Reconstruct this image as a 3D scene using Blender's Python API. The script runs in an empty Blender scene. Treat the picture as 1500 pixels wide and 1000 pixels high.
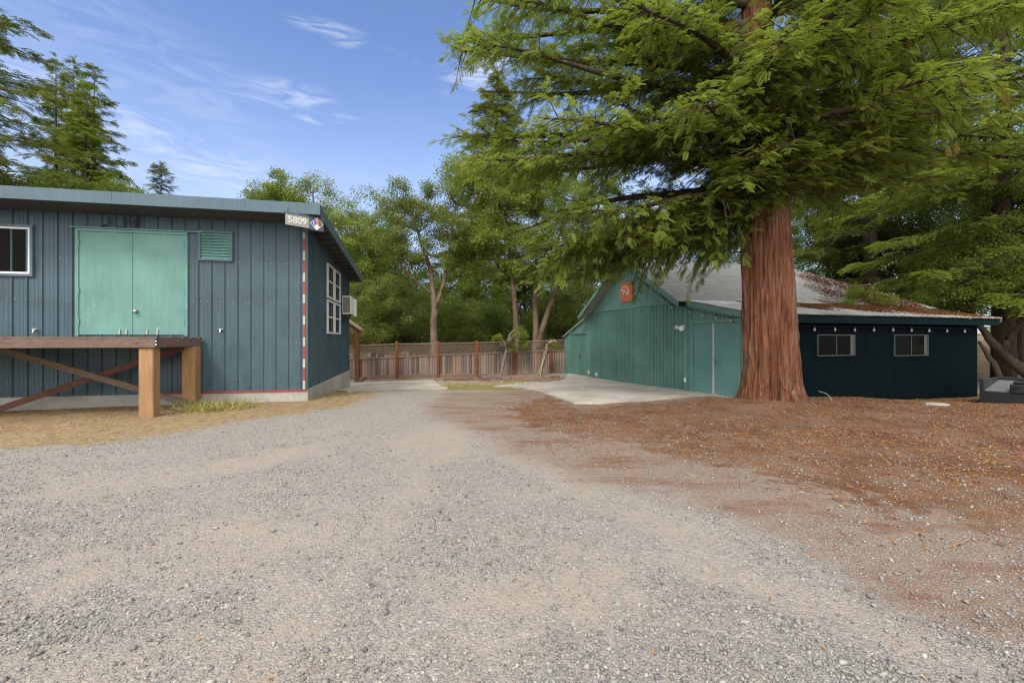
import bpy, bmesh, math, random
import numpy as np
from mathutils import Vector, noise as mnoise
random.seed(7)
rng = np.random.default_rng(7)
S = bpy.context.scene
COL = S.collection
F, CX, CY, EYE = 667.0, 750.0, 497.0, 1.65      # lens in photo pixels, principal point, eye height

# ------------------------------------------------------------------ helpers
def sstep(a, b, x):
    t = np.clip((np.asarray(x, float) - a) / (b - a), 0, 1)
    return t * t * (3 - 2 * t)

TREE = (6.49, 11.4)
def ground_z(x, y):
    x = np.asarray(x, float); y = np.asarray(y, float)
    z = sstep(12.5, 20, y) * (-0.13 - 0.32 * np.clip((3 - x) / 10, 0, 1))
    z = z - 0.22 * sstep(8.5, 13, x) * sstep(11, 14, y) * (1 - sstep(17, 20, y))
    z = z - 0.10 * sstep(-8, -12, x) * sstep(13, 8, y)
    z = z + 0.20 * np.exp(-(((x - TREE[0] + .1) / 1.7) ** 2 + ((y - TREE[1] + .5) / 1.5) ** 2))
    z = z + 0.13 * np.maximum(0, y - 19) * sstep(15, 24, x) * sstep(70, 30, y)
    return z

def ray(px, py, Y):
    return Vector(((px - CX) / F * Y, Y, EYE - (py - CY) / F * Y))

def gpt(px, py):
    Y = 12.0
    for _ in range(60):
        x = (px - CX) / F * Y
        Yn = (EYE - float(ground_z(x, Y))) * F / (py - CY)
        Y = 0.5 * Y + 0.5 * Yn
    return ((px - CX) / F * Y, Y)

class Frame:
    def __init__(s, o, ax, ay, z=0.0):
        s.o = Vector((o[0], o[1], z)); s.x = Vector((ax[0], ax[1], 0)).normalized(); s.y = Vector((ay[0], ay[1], 0)).normalized()
    def __call__(s, a, b, z):
        return s.o + s.x * a + s.y * b + Vector((0, 0, z))
    def hit_b(s, px, py, b):       # photo ray meets plane b = const -> (a, z)
        d = Vector(((px - CX) / F, 1, -(py - CY) / F)); o = Vector((0, 0, EYE))
        n = s.y; t = ((s.o + s.y * b) - o).dot(n) / d.dot(n); p = o + d * t
        return (p - s.o).dot(s.x), p.z
    def hit_a(s, px, py, a):
        d = Vector(((px - CX) / F, 1, -(py - CY) / F)); o = Vector((0, 0, EYE))
        n = s.x; t = ((s.o + s.x * a) - o).dot(n) / d.dot(n); p = o + d * t
        return (p - s.o).dot(s.y), p.z
WORLD = Frame((0, 0), (1, 0), (0, 1))

SPLIT = {'rafter_tail', 'rake_board', 'door_bolt', 'wire', 'bolt', 'bracket', 'corner_board', 'outlet_box', 'joist', 'rake_trim'}
class MB:
    def __init__(s): s.v = []; s.f = []; s.m = []
    def add(s, vs, fs, mi=0):
        o = len(s.v); s.v += [tuple(v) for v in vs]; s.f += [tuple(i + o for i in f) for f in fs]; s.m += [mi] * len(fs)
    def hexa(s, p, mi=0):          # p: 8 corners, bottom 4 then top 4, counter-clockwise
        s.add(p, [(3, 2, 1, 0), (4, 5, 6, 7), (0, 1, 5, 4), (1, 2, 6, 5), (2, 3, 7, 6), (3, 0, 4, 7)], mi)
    def box(s, fr, a0, a1, b0, b1, z0, z1, mi=0):
        s.hexa([fr(a0, b0, z0), fr(a1, b0, z0), fr(a1, b1, z0), fr(a0, b1, z0), fr(a0, b0, z1), fr(a1, b0, z1), fr(a1, b1, z1), fr(a0, b1, z1)], mi)
    def bar(s, p, q, w, h, up=(0, 0, 1), mi=0):
        p = Vector(p); q = Vector(q); d = (q - p).normalized(); up = Vector(up)
        r = d.cross(up).normalized(); u = r.cross(d).normalized(); r *= w / 2; u *= h / 2
        s.hexa([p - r - u, p + r - u, q + r - u, q - r - u, p - r + u, p + r + u, q + r + u, q - r + u], mi)
    def tube(s, pts, rad, n=8, cap=True, mi=0):
        pts = [Vector(p) for p in pts]; o = len(s.v); ref = Vector((.3, .2, 1)).normalized()
        for i, p in enumerate(pts):
            d = (pts[min(i + 1, len(pts) - 1)] - pts[max(i - 1, 0)])
            d = d.normalized() if d.length > 1e-6 else Vector((0, 0, 1))
            x = d.cross(ref if abs(d.dot(ref)) < .95 else Vector((1, 0, 0))).normalized(); y = d.cross(x)
            for k in range(n):
                a = 2 * math.pi * k / n
                s.v.append(tuple(p + (x * math.cos(a) + y * math.sin(a)) * rad[i]))
        for i in range(len(pts) - 1):
            for k in range(n):
                k2 = (k + 1) % n
                s.f.append((o + i * n + k, o + i * n + k2, o + (i + 1) * n + k2, o + (i + 1) * n + k)); s.m.append(mi)
        if cap:
            s.f.append(tuple(o + k for k in range(n))[::-1]); s.m.append(mi)
            s.f.append(tuple(o + (len(pts) - 1) * n + k for k in range(n))); s.m.append(mi)
    def pieces(s):
        par = list(range(len(s.v)))
        def fd(i):
            while par[i] != i: par[i] = par[par[i]]; i = par[i]
            return i
        for f in s.f:
            for k in f[1:]: par[fd(k)] = fd(f[0])
        out = {}
        for f, m in zip(s.f, s.m): out.setdefault(fd(f[0]), []).append((f, m))
        res = []
        for fs in out.values():
            mp = {}; q = MB()
            for f, m in fs:
                for i in f:
                    if i not in mp: mp[i] = len(q.v); q.v.append(s.v[i])
                q.f.append(tuple(mp[i] for i in f)); q.m.append(m)
            res.append(q)
        return res
    def build(s, name, mat, parent=None, smooth=False, bevel=0, **tags):
        if name in SPLIT:
            return [q._build(name, mat, parent, smooth, bevel, **tags) for q in s.pieces()][-1]
        return s._build(name, mat, parent, smooth, bevel, **tags)
    def _build(s, name, mat, parent=None, smooth=False, bevel=0, **tags):
        me = bpy.data.meshes.new(name); me.from_pydata(s.v, [], s.f); me.update()
        bm = bmesh.new(); bm.from_mesh(me); bmesh.ops.recalc_face_normals(bm, faces=bm.faces)
        bm.to_mesh(me); bm.free()
        for m in (mat if isinstance(mat, (list, tuple)) else [mat]): me.materials.append(m)
        if any(s.m): me.polygons.foreach_set('material_index', s.m)
        if smooth: me.polygons.foreach_set('use_smooth', [True] * len(me.polygons))
        o = bpy.data.objects.new(name, me); COL.objects.link(o)
        if parent:
            o.parent = parent; o.matrix_parent_inverse = parent.matrix_world.inverted()
        if bevel:
            md = o.modifiers.new('bevel', 'BEVEL'); md.width = bevel; md.segments = 1; md.limit_method = 'ANGLE'
        for k, v in tags.items(): o[k] = v
        return o

def thing(name, loc, label, cat, group=None):
    o = bpy.data.objects.new(name, None); COL.objects.link(o); o.location = loc; o.empty_display_size = .2
    o.matrix_world.translation = loc
    o['label'] = label; o['category'] = cat
    if group: o['group'] = group
    return o

def array_mesh(name, V, Fc, mat, parent=None, tint=None, smooth=False, **tags):
    me = bpy.data.meshes.new(name); nv, nf, k = len(V), len(Fc), Fc.shape[1]
    me.vertices.add(nv); me.vertices.foreach_set('co', np.ascontiguousarray(V, np.float32).ravel())
    me.loops.add(nf * k); me.loops.foreach_set('vertex_index', np.ascontiguousarray(Fc, np.int32).ravel())
    me.polygons.add(nf); me.polygons.foreach_set('loop_start', np.arange(0, nf * k, k, dtype=np.int32))
    if smooth: me.polygons.foreach_set('use_smooth', np.ones(nf, bool))
    me.update(calc_edges=True)
    if tint is not None:
        at = me.attributes.new('tint', 'FLOAT', 'POINT'); at.data.foreach_set('value', np.ascontiguousarray(tint, np.float32))
    me.materials.append(mat)
    o = bpy.data.objects.new(name, me); COL.objects.link(o)
    if parent:
        o.parent = parent; o.matrix_parent_inverse = parent.matrix_world.inverted()
    for kk, v in tags.items(): o[kk] = v
    return o

def scatter(tv, tf, R, T, sc, tint, jit=0):
    """repeat a small template at N places -> vertex, face and tint arrays"""
    N, n = len(T), len(tv)
    V = np.einsum('nij,kj->nki', R * np.asarray(sc).reshape(-1, 1, 1), tv) + T[:, None, :]
    if jit: V = V + rng.normal(0, jit, V.shape)
    Fc = tf[None] + (np.arange(N) * n)[:, None, None]
    return V.reshape(-1, 3), Fc.reshape(-1, tf.shape[1]), np.repeat(tint, n)

def rand_rot(N, flat=0.0):
    """random frames; flat -> 1 keeps the template's z near world z"""
    z = rng.normal(size=(N, 3)); z[:, 2] = np.abs(z[:, 2]); z /= np.linalg.norm(z, axis=1, keepdims=True)
    z = z * (1 - flat) + np.array([0, 0, 1.0]) * flat; z /= np.linalg.norm(z, axis=1, keepdims=True)
    x = rng.normal(size=(N, 3)); x -= (x * z).sum(1, keepdims=True) * z; x /= np.linalg.norm(x, axis=1, keepdims=True)
    return np.stack([x, np.cross(z, x), z], axis=2)

def frames(x, up):
    x = x / np.linalg.norm(x, axis=1, keepdims=True)
    z = up - (up * x).sum(1, keepdims=True) * x; z /= np.linalg.norm(z, axis=1, keepdims=True) + 1e-9
    return np.stack([x, np.cross(z, x), z], axis=2)

# ------------------------------------------------------------------ materials
class NT:
    def __init__(s, name):
        s.m = bpy.data.materials.new(name); s.m.use_nodes = True; s.t = s.m.node_tree; s.n = s.t.nodes; s.l = s.t.links
        s.b = s.n['Principled BSDF']; s.co = s.n.new('ShaderNodeTexCoord')
    def node(s, t, **kw):
        n = s.n.new(t)
        for k, v in kw.items(): setattr(n, k, v)
        return n
    def link(s, a, b): s.l.new(a, b)
    def map(s, scale=(1, 1, 1), rot=(0, 0, 0)):
        m = s.node('ShaderNodeMapping'); m.inputs['Scale'].default_value = scale; m.inputs['Rotation'].default_value = rot
        s.link(s.co.outputs['Object'], m.inputs['Vector']); return m.outputs[0]
    def noise(s, scale, detail=4, rough=.55, vec=None, dist=0):
        n = s.node('ShaderNodeTexNoise'); n.inputs['Scale'].default_value = scale; n.inputs['Detail'].default_value = detail
        n.inputs['Roughness'].default_value = rough; n.inputs['Distortion'].default_value = dist
        s.link(vec if vec is not None else s.co.outputs['Object'], n.inputs['Vector']); return n.outputs[0]
    def voro(s, scale, vec=None, out='Color', feature='F1'):
        n = s.node('ShaderNodeTexVoronoi', feature=feature); n.inputs['Scale'].default_value = scale
        s.link(vec if vec is not None else s.co.outputs['Object'], n.inputs['Vector']); return n.outputs[out]
    def ramp(s, fac, stops):
        r = s.node('ShaderNodeValToRGB'); e = r.color_ramp.elements
        while len(e) < len(stops): e.new(.5)
        for el, (p, c) in zip(e, stops):
            el.position = p; el.color = (c[0], c[1], c[2], 1) if hasattr(c, '__len__') else (c, c, c, 1)
        s.link(fac, r.inputs[0]); return r.outputs[0]
    def mix(s, fac, a, b, mode='MIX'):
        m = s.node('ShaderNodeMix', data_type='RGBA', blend_type=mode)
        for sock, v in ((m.inputs[0], fac), (m.inputs[6], a), (m.inputs[7], b)):
            if hasattr(v, 'is_output'): s.link(v, sock)
            elif isinstance(v, (int, float)): sock.default_value = v
            else: sock.default_value = (*v[:3], 1)
        return m.outputs[2]
    def math(s, op, a, b=0.0):
        m = s.node('ShaderNodeMath', operation=op)
        for i, v in enumerate((a, b)):
            if hasattr(v, 'is_output'): s.link(v, m.inputs[i])
            else: m.inputs[i].default_value = v
        return m.outputs[0]
    def attr(s, name):
        a = s.node('ShaderNodeAttribute'); a.attribute_name = name; return a.outputs['Fac']
    def bump(s, h, strength=.3, dist=.01, normal=None):
        b = s.node('ShaderNodeBump'); b.inputs['Strength'].default_value = strength; b.inputs['Distance'].default_value = dist
        s.link(h, b.inputs['Height'])
        if normal is not None: s.link(normal, b.inputs['Normal'])
        s.link(b.outputs[0], s.b.inputs['Normal']); return b.outputs[0]
    def done(s, col=None, rough=.6, metal=0, spec=.5):
        if col is not None:
            if hasattr(col, 'is_output'): s.link(col, s.b.inputs['Base Color'])
            else: s.b.inputs['Base Color'].default_value = (*col, 1)
        if hasattr(rough, 'is_output'): s.link(rough, s.b.inputs['Roughness'])
        else: s.b.inputs['Roughness'].default_value = rough
        s.b.inputs['Metallic'].default_value = metal; s.b.inputs['Specular IOR Level'].default_value = spec
        return s.m

def paint(name, col, var=.25, rough=.5, chips=0.0, streak=True, spec=.4):
    n = NT(name)
    big = n.noise(.9, 5, .6); st = n.noise(3, 5, .65, n.map((4, 4, .35)))
    c = n.mix(n.ramp(big, [(.3, 0), (.7, 1)]), [x * (1 - var) for x in col], [min(1, x * (1 + var)) for x in col])
    if streak: c = n.mix(n.ramp(st, [(.42, 0), (.72, .4)]), c, [min(1, x * 1.35 + .012) for x in col])
    if chips:
        ch = n.noise(9, 6, .7); c = n.mix(n.ramp(ch, [(.70 - chips, 0), (.74 - chips, 1)]), c, (.35, .38, .37))
    n.bump(n.noise(14, 3), .08, .01)
    return n.done(c, n.ramp(st, [(.3, rough - .1), (.7, rough + .15)]), 0, spec)

def wood(name, c0, c1, grain=(14, 14, .7), rough=.8, knots=True, alongx=False, tint=False):
    n = NT(name)
    g = n.noise(2.2, 7, .65, n.map(grain), .6); w = n.noise(.8, 3)
    c = n.mix(n.ramp(g, [(.3, 0), (.68, 1)]), c0, c1)
    c = n.mix(n.ramp(w, [(.35, 0), (.7, .45)]), c, [x * .55 for x in c0])
    if tint:
        c = n.mix(.72, c, n.ramp(n.attr('tint'), [(0, (.075, .062, .058)), (.3, (.19, .15, .13)), (.6, (.33, .245, .20)), (.85, (.36, .21, .13)), (1, (.24, .11, .06))]))
    ck = n.noise(1.1, 3, .5, n.map([x * 1.7 if x > 3 else x * .5 for x in grain]), .3); c = n.mix(n.ramp(ck, [(.27, .9), (.34, 0)]), c, [x * .22 for x in c0])
    n.bump(g, .5, .01)
    return n.done(c, rough, 0, .2)

def leafmat(name, stops, transl=.3, rough=.55):
    n = NT(name); c = n.ramp(n.attr('tint'), stops)
    c = n.mix(n.ramp(n.noise(.45, 3), [(.35, 0), (.65, .35)]), c, [stops[2][1][0] * 1.1, stops[2][1][1] * 1.0, stops[2][1][2] * .9])
    n.done(c, rough, 0, .3)
    t = n.node('ShaderNodeBsdfTranslucent'); n.link(n.mix(.5, c, (.25, .33, .035)), t.inputs['Color'])
    m = n.node('ShaderNodeMixShader'); m.inputs[0].default_value = transl
    n.link(n.b.outputs[0], m.inputs[1]); n.link(t.outputs[0], m.inputs[2]); n.link(m.outputs[0], n.n['Material Output'].inputs[0])
    return n.m

def plain(name, col, rough=.5, metal=0, spec=.5, nz=0.12):
    n = NT(name); f = n.noise(6, 4)
    return n.done(n.mix(n.ramp(f, [(.3, 0), (.7, 1)]), [x * (1 - nz) for x in col], [min(1, x * (1 + nz)) for x in col]), rough, metal, spec)

M = {}
M['siding'] = paint('blue_metal_siding', (.052, .092, .112), .24, .42, .005)
M['roof_trim'] = paint('blue_grey_trim', (.075, .118, .145), .10, .38)
M['screw'] = plain('screw_head', (.20, .25, .27), .4, .3)
M['aqua'] = paint('aqua_paint', (.125, .268, .232), .22, .5, .05)
M['aqua_d'] = paint('aqua_frame_paint', (.12, .27, .23), .12, .5)
M['green'] = paint('green_board_paint', (.082, .182, .146), .30, .55, .0)
M['green_l'] = paint('green_trim_paint', (.108, .222, .186), .18, .5)
M['green_d'] = paint('green_door_paint', (.095, .215, .190), .14, .5, .01)
M['navy'] = paint('navy_wall_paint', (.004, .0085, .0105), .15, .9, 0, False, .02)
M['dark_trim'] = paint('dark_green_fascia', (.005, .015, .017), .15, .7, 0, False, .05)
M['grey_trim'] = paint('pale_green_grey_trim', (.21, .27, .25), .15)
M['white_frame'] = plain('white_frame', (.72, .73, .74), .4)
M['dim_frame'] = plain('dull_aluminium', (.085, .09, .085), .5, 0, .2)
M['grey_frame'] = plain('aluminium_frame', (.42, .43, .43), .4)
M['rust_red'] = plain('red_edge', (.36, .035, .02), .6)
M['stripe_red'] = plain('stripe_red', (.30, .05, .025), .6)
M['stripe_cream'] = plain('stripe_cream', (.46, .42, .31), .6)
M['black'] = plain('black_metal', (.012, .012, .013), .5)
M['steel'] = plain('dull_steel', (.5, .5, .48), .3, .9)
M['ac'] = plain('ac_cream_plastic', (.74, .72, .66), .5)
M['ac_d'] = plain('ac_grille', (.20, .20, .18), .6)
M['plastic_black'] = plain('black_plastic', (.018, .019, .022), .32, 0, .5)
M['soffit'] = wood('soffit_wood', (.05, .05, .048), (.10, .095, .085))
M['post_fir'] = wood('new_fir_post', (.30, .17, .075), (.45, .275, .14), (16, 16, .8))
M['beam_old'] = wood('weathered_beam', (.13, .085, .07), (.25, .175, .14), (.8, 14, 14))
M['brace_grey'] = wood('weathered_brace', (.14, .095, .07), (.24, .175, .13), (1.5, 10, 10))
M['brace_red'] = wood('red_brace', (.10, .042, .030), (.17, .080, .058), (1.5, 10, 10))
M['fence'] = wood('fence_boards', (.16, .115, .092), (.29, .22, .18), (9, 9, .6), tint=True)
M['fence_post'] = wood('redwood_post', (.16, .052, .022), (.26, .095, .042), (16, 16, .8))
M['lattice'] = wood('lattice_wood', (.20, .145, .11), (.30, .225, .17), (6, 6, 6))
M['porch'] = wood('porch_wood', (.20, .085, .035), (.30, .14, .065), (16, 16, .8))

def mk_glass():
    n = NT('window_glass'); f = n.noise(1.1, 3)
    n.bump(f, .05, .02)
    return n.done((.004, .004, .0035), .06, 0, .05)
M['glass'] = mk_glass()

def mk_concrete(name, base, stain):
    n = NT(name); b = n.noise(.55, 6, .65); s = n.noise(7, 6, .7); g = n.noise(90, 2)
    c = n.mix(n.ramp(b, [(.35, 0), (.66, 1)]), base, stain); c = n.mix(n.ramp(s, [(.4, 0), (.72, .55)]), c, [x * .5 for x in base])
    c = n.mix(n.math('MULTIPLY', g, .25), c, (.2, .19, .17))
    n.bump(n.math('ADD', n.math('MULTIPLY', g, .4), s), .2, .01); return n.done(c, .85, 0, .2)
M['concrete'] = mk_concrete('slab_concrete', (.56, .515, .44), (.30, .26, .21))
M['found'] = mk_concrete('foundation_concrete', (.50, .48, .43), (.32, .30, .26))

def mk_shingle():
    n = NT('grey_shingles'); cell = n.voro(1, n.map((3.2, 3.2, 26))); b = n.noise(.6, 4)
    w = n.node('ShaderNodeTexWave', wave_type='BANDS', bands_direction='Z', wave_profile='SAW'); w.inputs['Scale'].default_value = 4.2
    w.inputs['Distortion'].default_value = 0.35; n.link(n.co.outputs['Object'], w.inputs['Vector'])
    c = n.mix(cell, (.23, .232, .225), (.35, .35, .335)); c = n.mix(n.ramp(b, [(.35, 0), (.7, .5)]), c, (.32, .30, .26))
    c = n.mix(n.ramp(w.outputs[0], [(0.0, .75), (.18, 0)]), c, (.12, .12, .12))
    n.bump(w.outputs[0], .5, .02); return n.done(c, .85, 0, .2)
M['shingle'] = mk_shingle()
def mk_corr():
    n = NT('corrugated_metal'); b = n.noise(1.2, 5, .65); r = n.noise(5, 5, .7)
    c = n.mix(n.ramp(b, [(.4, 0), (.65, 1)]), (.62, .62, .60), (.40, .36, .31)); c = n.mix(n.ramp(r, [(.55, 0), (.75, .6)]), c, (.22, .13, .07))
    return n.done(c, .5, .3, .4)
M['corr'] = mk_corr()
def mk_bark(name, a, b, d, scale, strength=.9, dist=.05):
    n = NT(name); v = n.map(scale); f = n.noise(1.0, 9, .68, v, 1.2); f2 = n.noise(.6, 3); f3 = n.noise(4, 6, .7, v, .5)
    c = n.mix(n.ramp(f, [(.34, 0), (.62, 1)]), d, a); c = n.mix(n.ramp(f2, [(.42, 0), (.62, .85)]), c, b, 'MIX')
    c = n.mix(n.ramp(f3, [(.30, .85), (.5, 0)]), c, [x * .5 for x in d])
    n.bump(n.math('ADD', f, n.math('MULTIPLY', f3, .6)), strength, dist); return n.done(c, .92, 0, .1)
M['bark_red'] = mk_bark('redwood_bark', (.25, .105, .055), (.20, .135, .10), (.050, .020, .012), (13, 13, .8), 1.0, .09)
M['bark'] = mk_bark('grey_brown_bark', (.20, .135, .085), (.24, .19, .14), (.07, .045, .03), (7, 7, 1.6))
M['bark_d'] = mk_bark('dark_bark', (.085, .060, .042), (.11, .085, .062), (.025, .018, .013), (7, 7, 1.6))
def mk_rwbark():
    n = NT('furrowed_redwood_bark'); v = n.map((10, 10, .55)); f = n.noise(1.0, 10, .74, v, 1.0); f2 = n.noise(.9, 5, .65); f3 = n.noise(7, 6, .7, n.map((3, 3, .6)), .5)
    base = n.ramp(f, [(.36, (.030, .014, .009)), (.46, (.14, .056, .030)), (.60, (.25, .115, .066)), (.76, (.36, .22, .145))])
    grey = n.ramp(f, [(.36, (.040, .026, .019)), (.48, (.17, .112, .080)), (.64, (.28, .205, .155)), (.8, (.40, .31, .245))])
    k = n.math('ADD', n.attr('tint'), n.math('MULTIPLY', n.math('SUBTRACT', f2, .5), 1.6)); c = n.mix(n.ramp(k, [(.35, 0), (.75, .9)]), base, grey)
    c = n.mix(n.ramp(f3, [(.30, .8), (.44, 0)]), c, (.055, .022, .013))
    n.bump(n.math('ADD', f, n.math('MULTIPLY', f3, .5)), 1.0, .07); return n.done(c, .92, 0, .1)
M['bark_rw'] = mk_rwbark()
M['bark_pale'] = mk_bark('pale_bark', (.34, .27, .20), (.30, .25, .19), (.14, .11, .085), (8, 8, 2))
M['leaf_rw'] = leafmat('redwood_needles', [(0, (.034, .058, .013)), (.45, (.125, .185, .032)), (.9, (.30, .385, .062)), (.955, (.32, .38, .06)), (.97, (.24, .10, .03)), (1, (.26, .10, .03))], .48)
M['leaf_con'] = leafmat('conifer_needles', [(0, (.065, .095, .028)), (.5, (.14, .175, .040)), (1, (.26, .29, .060))], .3)
M['leaf_yel'] = leafmat('sunny_leaves', [(0, (.08, .13, .02)), (.5, (.16, .23, .03)), (1, (.28, .33, .05))], .35)
M['leaf_oak'] = leafmat('oak_leaves', [(0, (.055, .082, .020)), (.5, (.140, .185, .038)), (1, (.25, .29, .065))], .45)
M['leaf_bay'] = leafmat('bay_leaves', [(0, (.055, .090, .018)), (.5, (.145, .205, .036)), (1, (.28, .345, .062))], .45)
M['leaf_dark'] = leafmat('dark_leaves', [(0, (.040, .066, .016)), (.5, (.100, .148, .028)), (1, (.195, .25, .048))], .45)

def mk_ground():
    n = NT('gravel_and_duff'); O = n.co.outputs['Object']
    wob = n.noise(1.6, 5, .6); wob2 = n.noise(.5, 4, .6); fine = n.noise(22, 6, .7); f3 = n.noise(5.5, 6, .65)
    # gravel: two sizes of chip over dust
    v1 = n.voro(58); d1 = n.voro(58, None, 'Distance'); v2 = n.voro(135); d2 = n.voro(135, None, 'Distance')
    sep = n.node('ShaderNodeSeparateColor'); n.link(v1, sep.inputs[0]); sep2 = n.node('ShaderNodeSeparateColor'); n.link(v2, sep2.inputs[0])
    st1 = n.ramp(sep.outputs[0], [(0, (.15, .15, .148)), (.3, (.27, .265, .252)), (.7, (.37, .35, .32)), (.93, (.47, .43, .38)), (1, (.62, .58, .52))])
    st2 = n.ramp(sep2.outputs[0], [(0, (.16, .155, .15)), (.5, (.32, .305, .28)), (1, (.45, .415, .37))])
    dust = n.mix(fine, (.37, .315, .255), (.47, .40, .325))
    grav = n.mix(n.ramp(sep.outputs[1], [(.42, 0), (.5, 1)]), st2, st1)
    sandy = n.math('ADD', n.math('MULTIPLY', n.ramp(wob2, [(.3, 0), (.75, 1)]), .4), n.math('ADD', n.math('MULTIPLY', n.attr('sand'), .37), n.math('ADD', n.math('MULTIPLY', n.math('SUBTRACT', f3, .5), 1.5), n.math('MULTIPLY', n.math('SUBTRACT', wob, .5), 1.1))))
    grav = n.mix(n.ramp(sandy, [(.12, .18), (.72, .92)]), grav, dust)
    # brown dirt, duff, straw, grass, forest floor
    dirt = n.mix(fine, (.22, .135, .085), (.36, .25, .17)); dirt = n.mix(n.ramp(sep2.outputs[1], [(.52, 0), (.56, .85)]), dirt, st2); dirt = n.mix(n.ramp(n.noise(1.3, 7, .7, n.map((.6, 1.7, 1), (0, 0, .35))), [(.48, 0), (.66, .8)]), dirt, n.mix(fine, (.13, .06, .033), (.30, .15, .085)))
    duffc = n.ramp(sep2.outputs[2], [(0, (.10, .050, .028)), (.4, (.22, .105, .052)), (.75, (.33, .165, .075)), (1, (.50, .30, .14))])
    duff = n.mix(n.math('MULTIPLY', fine, .5), duffc, (.16, .085, .048)); duff = n.mix(n.ramp(n.noise(2.6, 6, .7), [(.45, 0), (.62, .75)]), duff, n.mix(fine, (.18, .125, .09), (.32, .24, .175))); duff = n.mix(n.ramp(n.noise(.9, 6, .7), [(.46, 0), (.64, .8)]), duff, n.mix(fine, (.085, .042, .025), (.19, .085, .042)))
    straw = n.mix(n.noise(30, 5, .7, n.map((1, 3, 1), (0, 0, .5))), (.27, .19, .105), (.52, .39, .21))
    straw = n.mix(n.ramp(f3, [(.44, 0), (.62, .9)]), straw, n.mix(fine, (.15, .10, .065), (.33, .25, .18)))
    grass = n.mix(fine, (.13, .15, .05), (.36, .32, .14))
    def edge(a, lo, hi, amp=.55):
        v = n.math('ADD', n.attr(a), n.math('MULTIPLY', n.math('SUBTRACT', n.math('ADD', n.math('MULTIPLY', wob, .5), n.math('MULTIPLY', f3, .5)), .5), amp * 2))
        return n.ramp(v, [(lo, 0), (hi, 1)])
    c = n.mix(edge('dirt', .35, .75), grav, dirt)
    c = n.mix(edge('duff', .36, .66, 1.5), c, duff)
    c = n.mix(edge('straw', .36, .68, 1.5), c, straw)
    c = n.mix(edge('grass', .4, .6, .8), c, grass)
    c = n.mix(1.0, c, (.79, .79, .79), 'MULTIPLY')
    fd = n.mix(fine, (.10, .062, .035), (.20, .125, .07)); c = n.mix(n.attr('wood'), c, fd)
    h = n.math('ADD', n.math('MULTIPLY', n.math('SUBTRACT', 1.0, d1), .9), n.math('ADD', n.math('MULTIPLY', n.math('SUBTRACT', 1.0, d2), .5), n.math('MULTIPLY', f3, .7)))
    n.bump(h, .8, .014)
    return n.done(c, .9, 0, .15)
M['ground'] = mk_ground()

# ------------------------------------------------------------------ ground
def poly_sd(P, X, Y):
    """signed distance, positive inside"""
    P = np.array(P); d = np.full(X.shape, 1e9); ins = np.zeros(X.shape, bool); n = len(P)
    for i in range(n):
        ax, ay = P[i]; bx, by = P[(i + 1) % n]; ex, ey = bx - ax, by - ay
        t = np.clip(((X - ax) * ex + (Y - ay) * ey) / (ex * ex + ey * ey + 1e-12), 0, 1)
        d = np.minimum(d, np.hypot(X - ax - t * ex, Y - ay - t * ey))
        c = ((ay > Y) != (by > Y)) & (X < ex * (Y - ay) / (ey + 1e-12) + ax); ins ^= c
    return np.where(ins, d, -d)
def pix(*pts): return [gpt(*p) for p in pts]
duff_poly = pix((800, 572), (740, 600), (770, 632), (900, 650), (1060, 690), (1240, 735), (1500, 800)) + [(12, 4.2), (22, 6), (22, 17), (15, 17), (6.5, 13.5), (5.5, 13)] + pix((1004, 584), (880, 595), (841, 595))
dirt_poly = pix((655, 575), (620, 600), (700, 632), (800, 680), (960, 725), (1150, 800), (1300, 880), (1500, 955)) + [(6, 2.4), (12, 3), (22, 5), (22, 17), (6, 15), (4, 14)] + pix((766, 572))
straw_poly = [(-16, 7)] + pix((0, 662), (90, 655), (230, 640), (340, 617), (450, 606), (520, 592), (560, 577)) + [(-5.4, 16), (-6.5, 20), (-16, 14)]
grass_poly = pix((650, 572), (655, 562), (760, 561), (800, 566), (760, 572))
mulch_poly = pix((525, 561), (535, 552), (820, 549), (850, 556), (760, 562), (640, 558))
sand_polys = [pix((690, 640), (760, 640), (960, 740), (1160, 840), (1500, 985), (1400, 1020), (1040, 830), (840, 730)), pix((380, 1030), (520, 860), (600, 760), (640, 690), (600, 690), (530, 780), (400, 880), (200, 1030)), pix((60, 700), (300, 680), (480, 650), (480, 665), (300, 705), (60, 730)), pix((0, 840), (160, 800), (240, 830), (60, 890)), pix((255, 775), (330, 750), (520, 775), (500, 800), (400, 850), (230, 885), (150, 850)), pix((330, 900), (420, 820), (520, 850), (480, 930)), pix((960, 800), (1100, 830), (1220, 900), (1160, 905), (1000, 840)), pix((560, 640), (700, 600), (690, 660), (600, 700)), pix((0, 960), (300, 900), (420, 1000), (0, 1040)), pix((560, 850), (900, 830), (960, 880), (700, 960))]

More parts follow.
